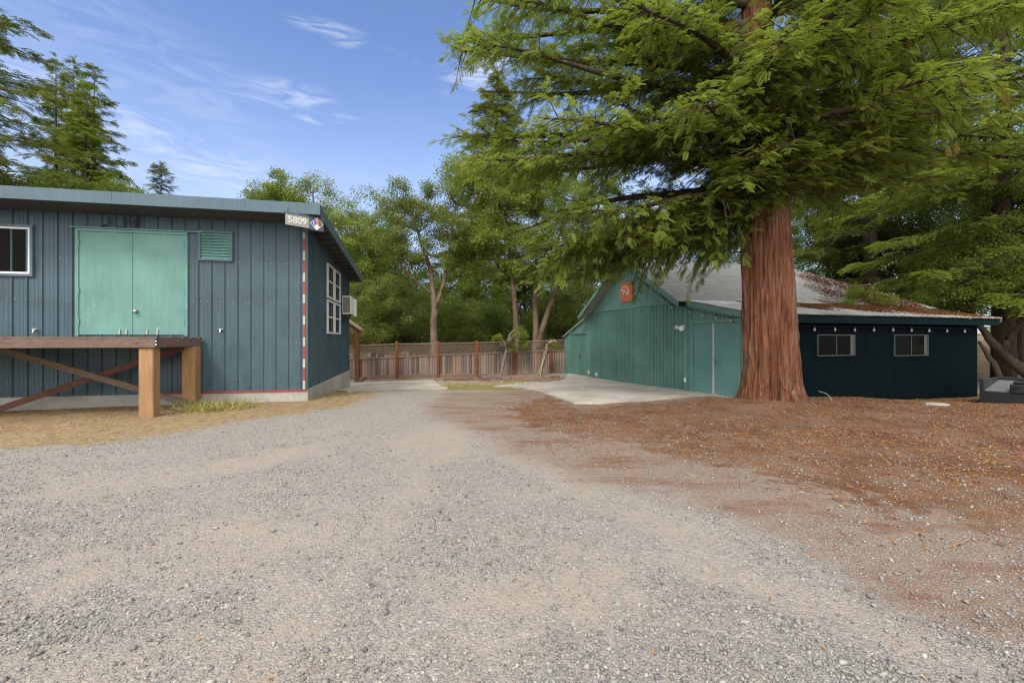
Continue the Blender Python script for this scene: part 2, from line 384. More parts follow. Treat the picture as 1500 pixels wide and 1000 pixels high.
def make_ground():
    def grid(xs, ys):
        X, Y = np.meshgrid(xs, ys); return X, Y
    xs = np.unique(np.concatenate([np.linspace(-400, -60, 14), np.linspace(-60, -19, 22), np.arange(-19, 22, .14), np.linspace(22, 60, 24), np.linspace(60, 400, 14)]))
    ys = np.unique(np.concatenate([np.linspace(-60, -2, 8), np.arange(-2, 1.6, .3), np.arange(1.6, 27, .14), np.linspace(27, 80, 36), np.linspace(80, 700, 16)]))
    X, Y = grid(xs, ys); Z = ground_z(X, Y)
    near = (np.abs(X) < 22) & (Y < 27)
    bump = np.array([mnoise.noise((x * .55, y * .55, 3.1)) * .03 + mnoise.noise((x * 1.7, y * 1.7, 8.1)) * .014 + mnoise.noise((x * 4.1, y * 4.1, 1.1)) * .006 if k else 0 for x, y, k in zip(X.ravel(), Y.ravel(), near.ravel())]).reshape(X.shape)
    Z = Z + bump * sstep(0, 3, Y)
    nx, ny = len(xs), len(ys); idx = np.arange(nx * ny).reshape(ny, nx)
    Fc = np.stack([idx[:-1, :-1], idx[:-1, 1:], idx[1:, 1:], idx[1:, :-1]], -1).reshape(-1, 4)
    o = array_mesh('ground', np.stack([X, Y, Z], -1).reshape(-1, 3), Fc, M['ground'], smooth=True, kind='structure')
    def put(name, v):
        at = o.data.attributes.new(name, 'FLOAT', 'POINT'); at.data.foreach_set('value', np.ascontiguousarray(v.ravel(), np.float32))
    w = np.array([mnoise.noise((x * .8, y * .8, 5)) * .35 if k else 0 for x, y, k in zip(X.ravel(), Y.ravel(), near.ravel())]).reshape(X.shape)
    put('duff', np.maximum(sstep(-.9, 1.3, poly_sd(duff_poly, X, Y) + w), sstep(-.15, .5, poly_sd(mulch_poly, X, Y)) * .55) )
    put('dirt', sstep(-1.1, .9, poly_sd(dirt_poly, X, Y) + w)); put('straw', np.maximum(sstep(-.6, .8, poly_sd(straw_poly, X, Y) + w), sstep(15, 20, X) * sstep(17, 22, Y)))
    put('grass', sstep(-.3, .3, poly_sd(grass_poly, X, Y)))
    put('sand', np.max([sstep(-.35, .45, poly_sd(p, X, Y) + w * .6) for p in sand_polys], axis=0))
    put('wood', sstep(24, 25, Y) * (1 - sstep(15, 20, X)))
    return o
make_ground()

def slab(name, poly, mat, lift, **tags):
    bm = bmesh.new(); vs = [bm.verts.new((x, y, 0)) for x, y in poly]; f = bm.faces.new(vs)
    bmesh.ops.triangulate(bm, faces=[f])
    for _ in range(3): bmesh.ops.subdivide_edges(bm, edges=bm.edges[:], cuts=1, use_grid_fill=True)
    bmesh.ops.triangulate(bm, faces=bm.faces[:])
    for v in bm.verts: v.co.z = float(ground_z(v.co.x, v.co.y)) + lift
    be = [e for e in bm.edges if e.is_boundary]
    r = bmesh.ops.extrude_edge_only(bm, edges=be)
    for g in r['geom']:
        if isinstance(g, bmesh.types.BMVert): g.co.z -= .25
    bmesh.ops.recalc_face_normals(bm, faces=bm.faces[:])
    me = bpy.data.meshes.new(name); bm.to_mesh(me); bm.free(); me.materials.append(mat)
    o = bpy.data.objects.new(name, me); COL.objects.link(o)
    for k, v in tags.items(): o[k] = v
    return o
slab('concrete_slab', pix((764, 569), (841, 592), (880, 592.5), (1004, 582.5), (1058, 579)) + [(5.75, 13.6), (5.9, 14.6), (3.6, 21.5), (2.95, 23.6)] + pix((826, 557), (790, 563)), M['concrete'], .045, kind='structure')
slab('concrete_pad', pix((509, 574.5), (657, 570), (634, 557.5), (512, 560.5)) + [(-9, 22.2), (-8.0, 18.5)], M['concrete'], .045, kind='structure')
slab('stepping_path', pix((722, 566), (770, 569), (800, 562), (770, 560)), M['concrete'], .03, kind='structure')

# ------------------------------------------------------------------ left building
dS = Vector((-140 / F, 1)).normalized(); dF = Vector((1, 140 / F)).normalized()
LB = Frame((-5.52, 12.23), dF, dS)
root = thing('metal_building', LB(0, 0, 0), 'blue ribbed metal building with aqua double doors above the timber dock', 'building')
LEN, DEP = 11.0, 7.8
def roof_z(b): return 4.77 - (4.77 - 4.22) * (b + .95) / 9.3        # underside
w = MB()
def wall_panel(mb, fr, a0, a1, b0, b1, z0, z1a, z1b): 
    mb.hexa([fr(a0, b0, z0), fr(a1, b0, z0), fr(a1, b1, z0), fr(a0, b1, z0), fr(a0, b0, z1a), fr(a1, b0, z1a), fr(a1, b1, z1b), fr(a0, b1, z1b)])
wall_panel(w, LB, -LEN, 0, 0, DEP, .27, roof_z(0) + .05, roof_z(DEP) + .05)
k = 0
a = -.16
while a > -LEN:                                    # standing seams on the front
    w.box(LB, a - .012, a + .012, -.03, .01, .27, roof_z(0) + .02); w.box(LB, a - .028, a + .028, -.012, .01, .27, roof_z(0) + .02)
    for q in (.085, .17): w.box(LB, a - q - .006, a - q + .006, -.004, .01, .27, roof_z(0) + .02)
    a -= .305
b = .16
while b < DEP:
    zt = roof_z(b) + .02
    w.box(LB, -.01, .03, b - .014, b + .014, .27, zt); w.box(LB, -.01, .012, b - .03, b + .03, .27, zt)
    b += .305
for zz in (.62, 1.55, 2.62, 3.65):          # screw heads in rows
    for i in range(36):
        aa = -.05 - i * .305
        for q in (.045, .13, .20):
            if random.random() < .8 and not (zz > 3 and aa - q < LB.hit_b(52, 380, 0)[0]): w.box(LB, aa - q - .011, aa - q + .011, -.013, .0, zz - .011 + random.uniform(-.01, .01), zz + .011, 1)
w.build('wall', [M['siding'], M['screw']], root)
f = MB(); f.box(LB, -LEN - .02, .0, -.025, DEP + .02, -.8, .268); f.box(LB, .0, .04, -.025, DEP + .03, -.8, .31)
f.build('foundation', M['found'], root, bevel=.01)
# roof slab, front fascia, side rake
A0, A1, B0, B1 = -LEN - .6, .52, -.95, 8.35
def slope_slab(mb, a0, a1, b0, b1, d0, d1, mi=0):
    mb.hexa([LB(a0, b0, roof_z(b0) + d0), LB(a1, b0, roof_z(b0) + d0), LB(a1, b1, roof_z(b1) + d0), LB(a0, b1, roof_z(b1) + d0), LB(a0, b0, roof_z(b0) + d1), LB(a1, b0, roof_z(b0) + d1), LB(a1, b1, roof_z(b1) + d1), LB(a0, b1, roof_z(b1) + d1)], mi)
r = MB(); slope_slab(r, A0 + .03, A1 - .03, B0 + .03, B1 - .03, .03, .24); r.build('roof', M['soffit'], root)
r = MB(); slope_slab(r, A0 + .002, A1 - .04, B0 + .04, B1 - .02, .243, .262); r.build('roof_sheet', M['roof_trim'], root)
r = MB(); slope_slab(r, A0, A1 + .003, B0 - .003, B0 + .03, 0, .28); slope_slab(r, A0, A1 + .008, B0 - .012, B0 - .003, -.002, .02)
for aa in (-1.2, -4.0, -6.6): slope_slab(r, aa, aa + .02, B0 - .008, B0 - .003, .02, .28)
r.build('fascia', M['roof_trim'], root)
r = MB(); slope_slab(r, A1 - .03, A1, B0 + .03, B1, 0, .28); slope_slab(r, A0, A1 - .03, B1 - .02, B1, 0, .28); slope_slab(r, A0 - .03, A0, B0, B1, 0, .28); r.build('rake_trim', M['roof_trim'], root)
r = MB()
bb = B0 + .6
while bb < B1 - .3: slope_slab(r, .04, A1 - .03, bb - .02, bb + .02, -.06, .03); bb += .6
r.build('rafter_tail', M['soffit'], root)
# red base strip and corner stripe
r = MB(); r.box(LB, -3.9, .03, -.05, .0, .268, .305); r.build('base_strip', M['rust_red'], root)
r = MB(); z = .32; c = 1
while z < 4.45:
    h = .34 if c == 0 else .235; r.box(LB, -.08, -.026, -.045, -.0, z, min(z + h, 4.5), c); z += h; c = 1 - c
r.build('corner_stripe', [M['stripe_red'], M['stripe_cream']], root)
r = MB(); r.box(LB, -.018, .045, -.052, .02, .3, roof_z(0) + .02); r.build('corner_trim', M['siding'], root)
# double door
def wa(px, py, b=0): return LB.hit_b(px, py, b)
aL, zT = wa(112, 335); aR, _ = wa(276, 342); zB = 1.735
r = MB(); r.box(LB, aL, aL + .07, -.05, .005, zB, zT); r.box(LB, aR - .07, aR, -.05, .005, zB, zT); r.box(LB, aL, aR, -.056, .005, zT - .055, zT + .01)
r.box(LB, aL - .1, aR + .35, -.09, .0, zT + .02, zT + .045)
r.build('door_frame', M['aqua'], root)
aM = wa(193, 400)[0]
for s0, s1, kn in ((aL + .075, aM - .006, 0), (aM + .006, aR - .075, 1)):
    r = MB(); r.box(LB, s0, s1, -.032, -.001, zB + .03, zT - .06)
    if kn: r.box(LB, s0 - .03, s0 + .03, -.046, -.032, zB + .03, zT - .06)
    d = r.build('door', M['aqua'], root, bevel=.004)
    if kn:
        q = MB(); c0 = wa(201, 456); q.tube([LB(c0[0], -.03, c0[1]), LB(c0[0], -.07, c0[1]), LB(c0[0], -.075, c0[1]), LB(c0[0], -.115, c0[1]), LB(c0[0], -.125, c0[1])], [.045, .045, .03, .045, .02], 12)
        q.build('knob', M['steel'], d, smooth=True)
    for zz in (zT - .35, (zT + zB) / 2 - .2, zB + .35):
        q = MB(); ah = s1 + .0 if kn else s0; q.box(LB, ah - .014, ah + .014, -.06, -.03, zz - .07, zz + .07); q.build('hinge', M['aqua_d'], d)
r = MB()
for px in (177, 187, 217, 232):
    c0 = wa(px, 486); r.box(LB, c0[0] - .015, c0[0] + .015, -.06, -.03, zB + .04, zB + .17)
r.build('door_bolt', M['steel'], root)
# louvred vent
aL, zT = wa(292, 338.5); aR, _ = wa(342, 341); zB = wa(316, 382)[1]
r = MB()
for q in ((aL, aL + .05, zB, zT), (aR - .05, aR, zB, zT)): r.box(LB, q[0], q[1], -.07, .005, q[2], q[3])
r.box(LB, aL, aR, -.074, .005, zT - .04, zT + .01); r.box(LB, aL, aR, -.074, .005, zB - .01, zB + .04)
vf = r.build('vent', M['roof_trim'], root)
r = MB(); nsl = 9
for i in range(nsl):
    z0 = zB + .04 + (zT - zB - .08) * i / nsl; h = (zT - zB - .08) / nsl
    r.hexa([LB(aL + .05, -.06, z0), LB(aR - .05, -.06, z0), LB(aR - .05, -.05, z0), LB(aL + .05, -.05, z0), LB(aL + .05, -.02, z0 + h), LB(aR - .05, -.02, z0 + h), LB(aR - .05, -.01, z0 + h), LB(aL + .05, -.01, z0 + h)])
r.build('louvre', M['aqua'], vf)
# sliding window at left
aR, zT = wa(48.5, 334); aL = aR - 1.55; zB = wa(40, 401.5)[1]
def window(fr_box, root, a0, a1, z0, z1, fm, mull=(.5,), trans=(), fw=.05, lo=-.045, hi=.004, trim=None, sill=True):
    r = MB(); fr_box(r, a0, a0 + fw, lo, hi, z0, z1); fr_box(r, a1 - fw, a1, lo, hi, z0, z1)
    fr_box(r, a0 + fw, a1 - fw, lo + .002, hi, z0, z0 + fw); fr_box(r, a0 + fw, a1 - fw, lo + .002, hi, z1 - fw, z1)
    for m in mull:
        c = a0 + (a1 - a0) * m; fr_box(r, c - fw / 2, c + fw / 2, lo + .006, hi, z0 + fw, z1 - fw)
    for m in trans:
        c = z0 + (z1 - z0) * m; fr_box(r, a0 + fw, a1 - fw, lo + .009, hi, c - fw * .4, c + fw * .4)
    win = r.build('window', fm, root)
    g = MB(); fr_box(g, a0 + fw * .5, a1 - fw * .5, -.012, -.002, z0 + fw * .5, z1 - fw * .5); g.build('pane', M['glass'], win)
    if trim:
        t = MB(); e = .06; fr_box(t, a0 - e, a0 - .001, lo - .015, hi, z0 - e, z1 + e); fr_box(t, a1 + .001, a1 + e, lo - .015, hi, z0 - e, z1 + e)
        fr_box(t, a0, a1, lo - .012, hi, z0 - e, z0 - .001); fr_box(t, a0, a1, lo - .012, hi, z1 + .001, z1 + e); t.build('frame', trim, win)
    return win
window(lambda mb, *q: mb.box(LB, *q), root, aL, aR - .03, zB, zT, M['white_frame'], (.5,), (), .045, -.05, .004, M['roof_trim'])
# taps and dangling wires on the wall
for px, py in ((54, 484), (325, 484)):
    r = MB(); c0 = wa(px, py); r.tube([LB(c0[0], 0, c0[1]), LB(c0[0], -.10, c0[1]), LB(c0[0], -.13, c0[1] - .06)], [.022, .022, .018], 8)
    r.box(LB, c0[0] - .05, c0[0] + .05, -.085, -.07, c0[1] + .03, c0[1] + .05); r.tube([LB(c0[0], -.078, c0[1]), LB(c0[0], -.078, c0[1] + .04)], [.012, .012], 6); r.build('tap', M['steel'], root)
r = MB()
for pts in (((148, 332), (154, 330), (160, 328), (160, 318)), ((172, 333), (178, 334), (183, 332), (182, 318)), ((195, 331), (199, 333), (202, 330), (201, 314)), ((194, 328), (197, 324), (200, 327), (199, 333))):
    r.tube([LB(wa(*p, -.06)[0], -.06, wa(*p, -.06)[1]) for p in pts], [.018] * len(pts), 6)
r.build('wire', M['black'], root)
# side windows (two sashes over two)
def sb(px, py): return LB.hit_a(px, py, 0)
def side_box(mb, b0, b1, n0, n1, z0, z1): mb.box(LB, -n1, -n0, b0, b1, z0, z1)
b0 = sb(478.4, 400)[0]; b1 = sb(487.4, 400)[0]; b2 = sb(488.8, 400)[0]; b3 = sb(497, 400)[0]
zt, zm, zb = sb(478.4, 385)[1], sb(478.4, 437)[1], sb(478.4, 488.5)[1]
for q0, q1 in ((b0, b1), (b2, b3)):
    window(side_box, root, q0, q1, zm + .03, zt, M['white_frame'], (), (.5,), .06, -.06, .004)
    window(side_box, root, q0, q1, zb, zm - .03, M['white_frame'], (), (.5,), .06, -.06, .004)
r = MB(); c0 = sb(508, 390); r.box(LB, .005, .12, c0[0] - .1, c0[0] + .1, c0[1] - .3, c0[1] - .05); r.tube([LB(.06, c0[0], c0[1] - .05), LB(.06, c0[0], c0[1] + .25)], [.04, .03], 6); r.build('service_box', M['black'], root)
# air conditioner on brackets
bA, _ = sb(498.5, 450); bz0, bz1 = sb(498.5, 460)[1], sb(498.5, 433)[1]
ac = thing('air_conditioner', LB(.0, bA + .4, bz0), 'cream air conditioner box bracketed to the blue side wall', 'air conditioner')
r = MB(); r.box(LB, .06, .40, bA, bA + .72, bz0, bz1); r.build('casing', M['ac'], ac, bevel=.02)
r = MB(); r.box(LB, .10, .36, bA - .012, bA + .01, bz0 + .06, bz1 - .06)
for i in range(9): r.box(LB, .10, .36, bA - .02, bA - .012, bz0 + .09 + i * .07, bz0 + .11 + i * .07)
r.build('grille', M['ac_d'], ac)
r = MB(); r.box(LB, .06, .47, bA + .78, bA + 1.2, bz0 - .04, bz1 - .05); r.build('side_unit', M['ac'], ac, bevel=.02)
r = MB()
for q in (.12, .6): r.bar(LB(.0, bA + q, bz0 - .02), LB(.40, bA + q, bz0 - .02), .04, .04); r.bar(LB(.0, bA + q, bz0 - .28), LB(.3, bA + q, bz0 - .03), .03, .03)
r.build('bracket', M['black'], ac)
# signs under the soffit corner
sF = Frame((-5.47, 11.0), (1, 1), (-1, 1))
def text_mesh(name, txt, size, mat, fr, a, z, b=-.012, parent=None, bold=.004, ext=.004):
    cu = bpy.data.curves.new(name, 'FONT'); cu.body = txt; cu.size = size; cu.extrude = ext; cu.offset = bold; cu.align_x = 'CENTER'; cu.align_y = 'CENTER'
    t = bpy.data.objects.new(name, cu); COL.objects.link(t); dg = bpy.context.evaluated_depsgraph_get(); me = bpy.data.meshes.new_from_object(t.evaluated_get(dg))
    bpy.data.objects.remove(t)
    for v in me.vertices: v.co = fr(a + v.co.x, b - v.co.z, z + v.co.y)
    me.materials.clear(); me.materials.append(mat)
    o = bpy.data.objects.new(name, me); COL.objects.link(o)
    if parent: o.parent = parent; o.matrix_parent_inverse = parent.matrix_world.inverted()
    return o
M['plate'] = plain('grey_plate', (.34, .33, .29), .5); M['digit'] = plain('white_digit', (.66, .66, .62), .4); M['dplate'] = paint('dark_plate', (.06, .085, .105), .2)
M['hz_red'] = plain('hazard_red', (.45, .02, .015)); M['hz_blue'] = plain('hazard_blue', (.05, .12, .55)); M['hz_yel'] = plain('hazard_yellow', (.62, .42, .18)); M['hz_wht'] = plain('hazard_white', (.80, .80, .80))
ad = thing('address_sign', sF(.3, 0, 4.55), 'grey plate with house number hung under the roof corner', 'sign')
r = MB(); r.box(sF, 0, .56, 0, .02, 4.43, 4.69); r.build('plate', M['plate'], ad)
r = MB(); r.box(sF, -.03, .56, -.004, .03, 4.695, 4.74); r.box(sF, .05, .09, .022, .04, 4.65, 4.85); r.build('hanger', M['roof_trim'], ad)
text_mesh('house_number', '5809', .225, M['digit'], sF, .275, 4.56, -.004, ad)
hz = thing('hazard_sign', sF(.75, 0, 4.55), 'dark plate with red blue yellow and white safety diamond', 'sign')
r = MB(); r.box(sF, .57, .92, .0, .02, 4.40, 4.74); r.box(sF, .6, .88, .022, .035, 4.70, 4.85); r.build('plate', M['dplate'], hz)
cx, cz, R2 = .745, 4.57, .155
def diamond(c0, c1, h, b0=-.004, b1=.0): 
    r = MB(); p = [(c0, c1 - h), (c0 + h, c1), (c0, c1 + h), (c0 - h, c1)]
    r.hexa([sF(x, b1, z) for x, z in p] + [sF(x, b0, z) for x, z in p]); return r
diamond(cx, cz, R2 + .012, -.003).build('border', M['hz_wht'], hz)
for nm, dx, dz, mt in (('red_square', 0, 1, 'hz_red'), ('blue_square', -1, 0, 'hz_blue'), ('yellow_square', 1, 0, 'hz_yel'), ('white_square', 0, -1, 'hz_wht')):
    diamond(cx + dx * R2 / 2, cz + dz * R2 / 2, R2 / 2 - .003, -.007, -.003).build(nm, M[mt], hz)
for t, dx, dz, mt in (('1', -1, 0, 'hz_wht'), ('0', 0, 1, 'hz_wht'), ('0', 1, 0, 'black')):
    text_mesh('digit', t, .12, M[mt], sF, cx + dx * R2 / 2, cz + dz * R2 / 2, -.011, hz, .004, .002)

# ------------------------------------------------------------------ loading dock
dk = thing('loading_dock', LB(-4.5, -1.1, 0), 'raised timber loading dock with crossed braces under the aqua doors', 'loading dock')
dr, dfb = -2.50, -2.17
r = MB(); bq = dfb
for i in range(15):
    b1 = dfb + (i + 1) * (-.07 - dfb) / 15; r.box(LB, -9.5, dr + random.uniform(-.02, .03), bq + .004, b1 - .004, 1.665, 1.70 + random.uniform(-.004, .004)); bq = b1
r.build('deck', M['beam_old'], dk)
r = MB(); r.box(LB, -9.5, -6.3, dfb, dfb + .055, 1.475, 1.662); r.box(LB, -6.295, dr, dfb + .004, dfb + .055, 1.475, 1.66); r.build('front_beam', M['beam_old'], dk, bevel=.006)
r = MB(); r.box(LB, dr - .055, dr, dfb + .06, -.06, 1.475, 1.66); r.build('side_beam', M['beam_old'], dk, bevel=.006)
r = MB()
for i in range(12): r.box(LB, dr - .6 - i * .6, dr - .555 - i * .6, dfb + .06, -.08, 1.48, 1.66)
r.build('joist', M['brace_red'], dk)
r = MB()
for aa, bb2 in ((dr + .003, dfb + .03), (dr + .003, dfb + .9), (dr + .003, dfb + 1.6)):
    for dz in (-.035, .035): r.tube([LB(aa - .01, bb2, 1.57 + dz), LB(aa + .014, bb2, 1.57 + dz)], [.022, .022], 8)
r.build('bolt', M['steel'], dk)
def post(a, b, wd, z0=-.4, z1=1.475, bdep=None):
    r = MB(); r.box(LB, a - wd / 2, a + wd / 2, b - wd / 2, b + wd / 2, z0, z1); return r.build('post', M['post_fir'], dk, bevel=.012)
pa = LB.hit_b(219.5, 600, dfb + .2)[0]; post(pa, dfb + .19, .275)
pa2 = LB.hit_b(279.5, 590, -.35)[0]; post(pa2, -.32, .30)
post(-8.9, dfb + .21, .33); post(-8.0, -.32, .33)
def bp(px, py, b): q = LB.hit_b(px, py, b); return LB(q[0], b, q[1])
r = MB(); p, q = bp(-40, 500, -.56), bp(283, 593, -.56); r.bar(p, q, .045, .145); r.build('brace', M['brace_grey'], dk, bevel=.005, label='grey weathered brace')
r = MB(); p, q = bp(-40, 612, -.50), bp(268, 509, -.50); r.bar(p, q, .045, .135); r.build('brace', M['brace_red'], dk, bevel=.005, label='dark red brace')

# ------------------------------------------------------------------ porch behind the left building
pb = ray(522.5, 560, 22.0); gz = float(ground_z(pb.x, 22))
po = thing('porch', (pb.x, 22, gz), 'small brown timber porch with sloping pale roof edge behind blue building', 'porch')
r = MB(); r.box(WORLD, pb.x - .085, pb.x + .085, 21.92, 22.08, gz - .2, 2.0); r.build('post', M['porch'], po)
ptop = ray(525, 484, 22.0); pw = ray(508, 463, 22.0)
r = MB(); r.bar(pw + Vector((-1.2, .15, .45)), ptop + Vector((.06, .15, -.1)), .09, .16); r.build('rafter', M['porch'], po)
r = MB(); r.bar(pw + Vector((-.1, .1, -.35)), Vector((pb.x - .05, 22.1, 1.25)), .08, .1); r.build('brace', M['porch'], po)
r = MB(); d = Vector((0, .7, 0)); e = Vector((0, -.05, 0))
p1 = pw + Vector((-1.2, 0, .62)); p2 = ptop + Vector((.07, 0, .0)); t = Vector((0, 0, .05))
r.hexa([p1 + e, p2 + e, p2 + d, p1 + d, p1 + e + t, p2 + e + t, p2 + d + t, p1 + d + t]); r.build('roof', M['lattice'], po)
r = MB(); r.bar(ptop + Vector((.1, -.13, .05)), ptop + Vector((.1, -.13, -.42)), .05, .1); r.build('trim', M['stripe_cream'], po)

# ------------------------------------------------------------------ right building
RB = Frame((5.63, 14.67), (.956, .2935), (-.2935, .956))           # a: to the right along the fronts, b: back along the gable wall
rb = thing('green_barn', RB(0, 3, 0), 'green board barn with gabled shingle roof and low metal lean-to', 'building')
def gb(px, py, a=0): return RB.hit_a(px, py, a)
GM, GL = 6.75, 9.55                # main gable from b 0 to GM, left lean-to to GL, right lean-to from GF to 0
GF = -2.42; EL = 9.55
RZ, RBB, RS = 4.72, 3.36, .565     # ridge height (underside), ridge b, slope
def rz(b): return RZ - abs(b - RBB) * RS
def board_wall(name, mat, segs, wd, thick=.02, axis='g', parent=rb, off=0.0):
    """vertical boards along the gable plane: segs = (b0, b1, zbottom, ztop function)"""
    r = MB()
    for b0, b1, zb_, zt_ in segs:
        n = max(1, round((b1 - b0) / wd)); st = (b1 - b0) / n
        for i in range(n):
            p, q = b0 + i * st + .010, b0 + (i + 1) * st - .010; t = -thick - random.uniform(0, .004) + off
            r.hexa([RB(t, p, zb_), RB(t, q, zb_), RB(.0, q, zb_), RB(.0, p, zb_), RB(t, p, zt_(p)), RB(t, q, zt_(q)), RB(.0, q, zt_(q)), RB(.0, p, zt_(p))])
    return r.build(name, mat, parent)
LZ0, LSL = 2.80, .205              # front lean-to underside at b = 0, slope
def lz(b): return LZ0 + b * LSL
LLZ0, LLS = 2.72, .335
def llz(b): return LLZ0 - (b - GM) * LLS
# core volumes set a little behind the boards
r = MB()
def core(mb, b0, b1, a0, a1, z0, f): mb.hexa([RB(a0, b0, z0), RB(a1, b0, z0), RB(a1, b1, z0), RB(a0, b1, z0), RB(a0, b0, f(b0)), RB(a1, b0, f(b0)), RB(a1, b1, f(b1)), RB(a0, b1, f(b1))])
core(r, .0, RBB, .003, 7.9, -.6, rz); core(r, RBB, GM, .003, 7.9, -.6, rz); core(r, .05, GM - .1, 7.901, 10.6, -.6, lambda b: 2.6); core(r, GF + .005, -.003, .003, EL, -.6, lz); core(r, GM + .003, GL, .003, 6, -.6, llz)
r.build('wall_core', M['dark_trim'], rb)
board_wall('gable_wall', M['green'], [(.0, GM, -.25, lambda b: 2.88)], .20)
board_wall('gable_peak', M['green_l'], [(.0, RBB, 2.96, lambda b: max(2.961, rz(b) + .05)), (RBB, GM, 2.96, lambda b: max(2.961, rz(b) + .05))], .155, .03)
r = MB(); r.box(RB, -.045, .0, .12, GM - .3, 2.875, 2.965); r.build('band_board', M['green_l'], rb)
dL0, dL1 = gb(1083, 520)[0], gb(1017, 520)[0]; zt = 2.14
board_wall('lean_to_wall', M['green_l'], [(GF, dL0 - .1, -.3, lambda b: lz(b) + .03), (dL0 - .1, dL1 + .1, zt + .08, lambda b: lz(b) + .03), (dL1 + .1, .0, -.3, lambda b: lz(b) + .03)], .16)
r = MB(); r.box(RB, -.05, .0, -.09, .06, -.3, 2.87); r.build('corner_board', M['green_l'], rb)
r = MB(); r.box(RB, -.06, .02, GF - .02, GF + .1, -.4, lz(GF) + .02); r.build('corner_board', M['green_l'], rb)
def gdoor(b0, b1, z0, z1, mat, split=.5, strip=None):
    fr = MB(); fr.box(RB, -.055, .0, b0 - .1, b0, z0 - .2, z1); fr.box(RB, -.055, .0, b1, b1 + .1, z0 - .2, z1); fr.box(RB, -.062, .0, b0 - .12, b1 + .12, z1 + .001, z1 + .1); fr.build('door_frame', M['green_l'], rb)
    bm_ = b0 + (b1 - b0) * split; outs = []
    for p, q in ((b0 + .005, bm_ - .008), (bm_ + .008, b1 - .005)):
        d = MB(); d.box(RB, -.022, -.001, p, q, z0, z1 - .005); outs.append(d.build('door', mat, rb))
    d = MB(); d.box(RB, -.0225, -.0005, b0 + .0, b0 + .02, z0, z1); d.box(RB, -.0225, -.0005, b1 - .02, b1, z0, z1); d.box(RB, -.058, -.03, b0 + .001, b0 + .012, z0, z1 - .002)
    if strip:
        d = MB(); d.box(RB, -.045, -.024, bm_ - .03, bm_ + .03, z0, z1 - .01); d.build('astragal', M['grey_frame'], outs[1])
    d = MB(); d.tube([RB(-.022, bm_ - .09, z0 + 1.0), RB(-.10, bm_ - .09, z0 + 1.0)], [.035, .045], 10); d.build('knob', M['steel'], outs[0], smooth=False)
    d = MB(); d.box(RB, -.25, .0, b0 - .02, b1 + .02, z0 - .2, z0 - .004); d.build('door_sill', M['found'], rb)
gdoor(dL0, dL1, .03, zt, M['green_d'], .52, True)
e0, e1 = gb(859, 520)[0], gb(836, 520)[0]
board_wall('annex_wall', M['green_l'], [(GM, e0 - .1, -.4, lambda b: llz(b) + .03), (e0 - .1, e1 + .1, 1.98, lambda b: llz(b) + .03), (e1 + .1, GL, -.4, lambda b: llz(b) + .03)], .2)
gdoor(e0, e1, -.10, 1.92, M['green'], .36)
r = MB(); r.box(RB, -.05, .0, GM - .06, GM + .06, -.4, 2.76); r.box(RB, -.05, .0, GL - .02, GL + .08, -.5, llz(GL) + .02); r.build('corner_board', M['green_l'], rb)
# main roof: front and back slopes with a hipped right end
OV = .45; th = .10; HB = -.18; BB2 = 7.1
def rt(b): return rz(b) + .04
def quad_slab(mb, ps, t, mi=0):
    n = len(ps); up = Vector((0, 0, t)); mb.add(list(ps) + [p + up for p in ps], [tuple(range(n))[::-1], tuple(range(n, 2 * n))] + [(i, (i + 1) % n, (i + 1) % n + n, i + n) for i in range(n)], mi)
r = MB(); sE = 8.0
quad_slab(r, [RB(-OV, HB, rt(HB)), RB(sE + (RBB - HB), HB, rt(HB)), RB(sE, RBB, rt(RBB)), RB(-OV, RBB, rt(RBB))], th)
quad_slab(r, [RB(-OV, RBB, rt(RBB)), RB(sE, RBB, rt(RBB)), RB(sE + (BB2 - RBB), BB2, rt(BB2)), RB(-OV, BB2, rt(BB2))], th)
quad_slab(r, [RB(sE + RBB - HB, HB, rt(HB)), RB(sE + RBB - HB + .2, BB2, rt(BB2)), RB(sE, RBB, rt(RBB))], th)
r.build('roof', M['shingle'], rb)
r = MB()
for p, q in ((HB, RBB), (RBB, BB2)):
    up = Vector((0, 0, .15))
    ps = [RB(-OV - .03, p, rt(p) - .07), RB(-OV + .0, p, rt(p) - .07), RB(-OV + .0, q, rt(q) - .07), RB(-OV - .03, q, rt(q) - .07)]
    r.hexa(ps + [v + up for v in ps])
r.build('rake_board', M['green_l'], rb)
r = MB(); r.box(RB, -OV, sE + RBB - HB, HB - .03, HB - .001, rt(HB) - .05, rt(HB) + .09); r.build('eave_board', M['dark_trim'], rb)
r = MB()
for a_ in np.arange(.2, 11, .6): 
    r.bar(RB(a_, HB, rt(HB) - .07), RB(a_, .6, rt(.6) - .07), .05, .1)
r.build('rafter_tail', M['soffit'], rb)
# front lean-to corrugated roof (real corrugations)
LO, LE = GF - .36, EL + .62
r = []; nb = 12; na = 420
av = np.linspace(-.12, LE, na); bv = np.linspace(LO, -.02, nb)
Aa, Bv = np.meshgrid(av, bv); Zz = LZ0 + .12 + Bv * LSL + .017 * np.sin(Aa / .076 * 2 * math.pi)
P = np.array([RB.o.x, RB.o.y, 0]) + Aa[..., None] * np.array([RB.x.x, RB.x.y, 0]) + Bv[..., None] * np.array([RB.y.x, RB.y.y, 0]); P[..., 2] = Zz
P2 = P.copy(); P2[..., 2] -= .014
V = np.concatenate([P.reshape(-1, 3), P2.reshape(-1, 3)]); idx = np.arange(na * nb).reshape(nb, na)
Fc = np.stack([idx[:-1, :-1], idx[:-1, 1:], idx[1:, 1:], idx[1:, :-1]], -1).reshape(-1, 4)
array_mesh('lean_to_roof', np.concatenate([V]), np.concatenate([Fc, Fc[:, ::-1] + na * nb]), M['corr'], rb, smooth=True)
r = MB(); r.box(RB, -.10, LE - .05, LO + .06, LO + .10, lz(LO) - .12, lz(LO) + .085)
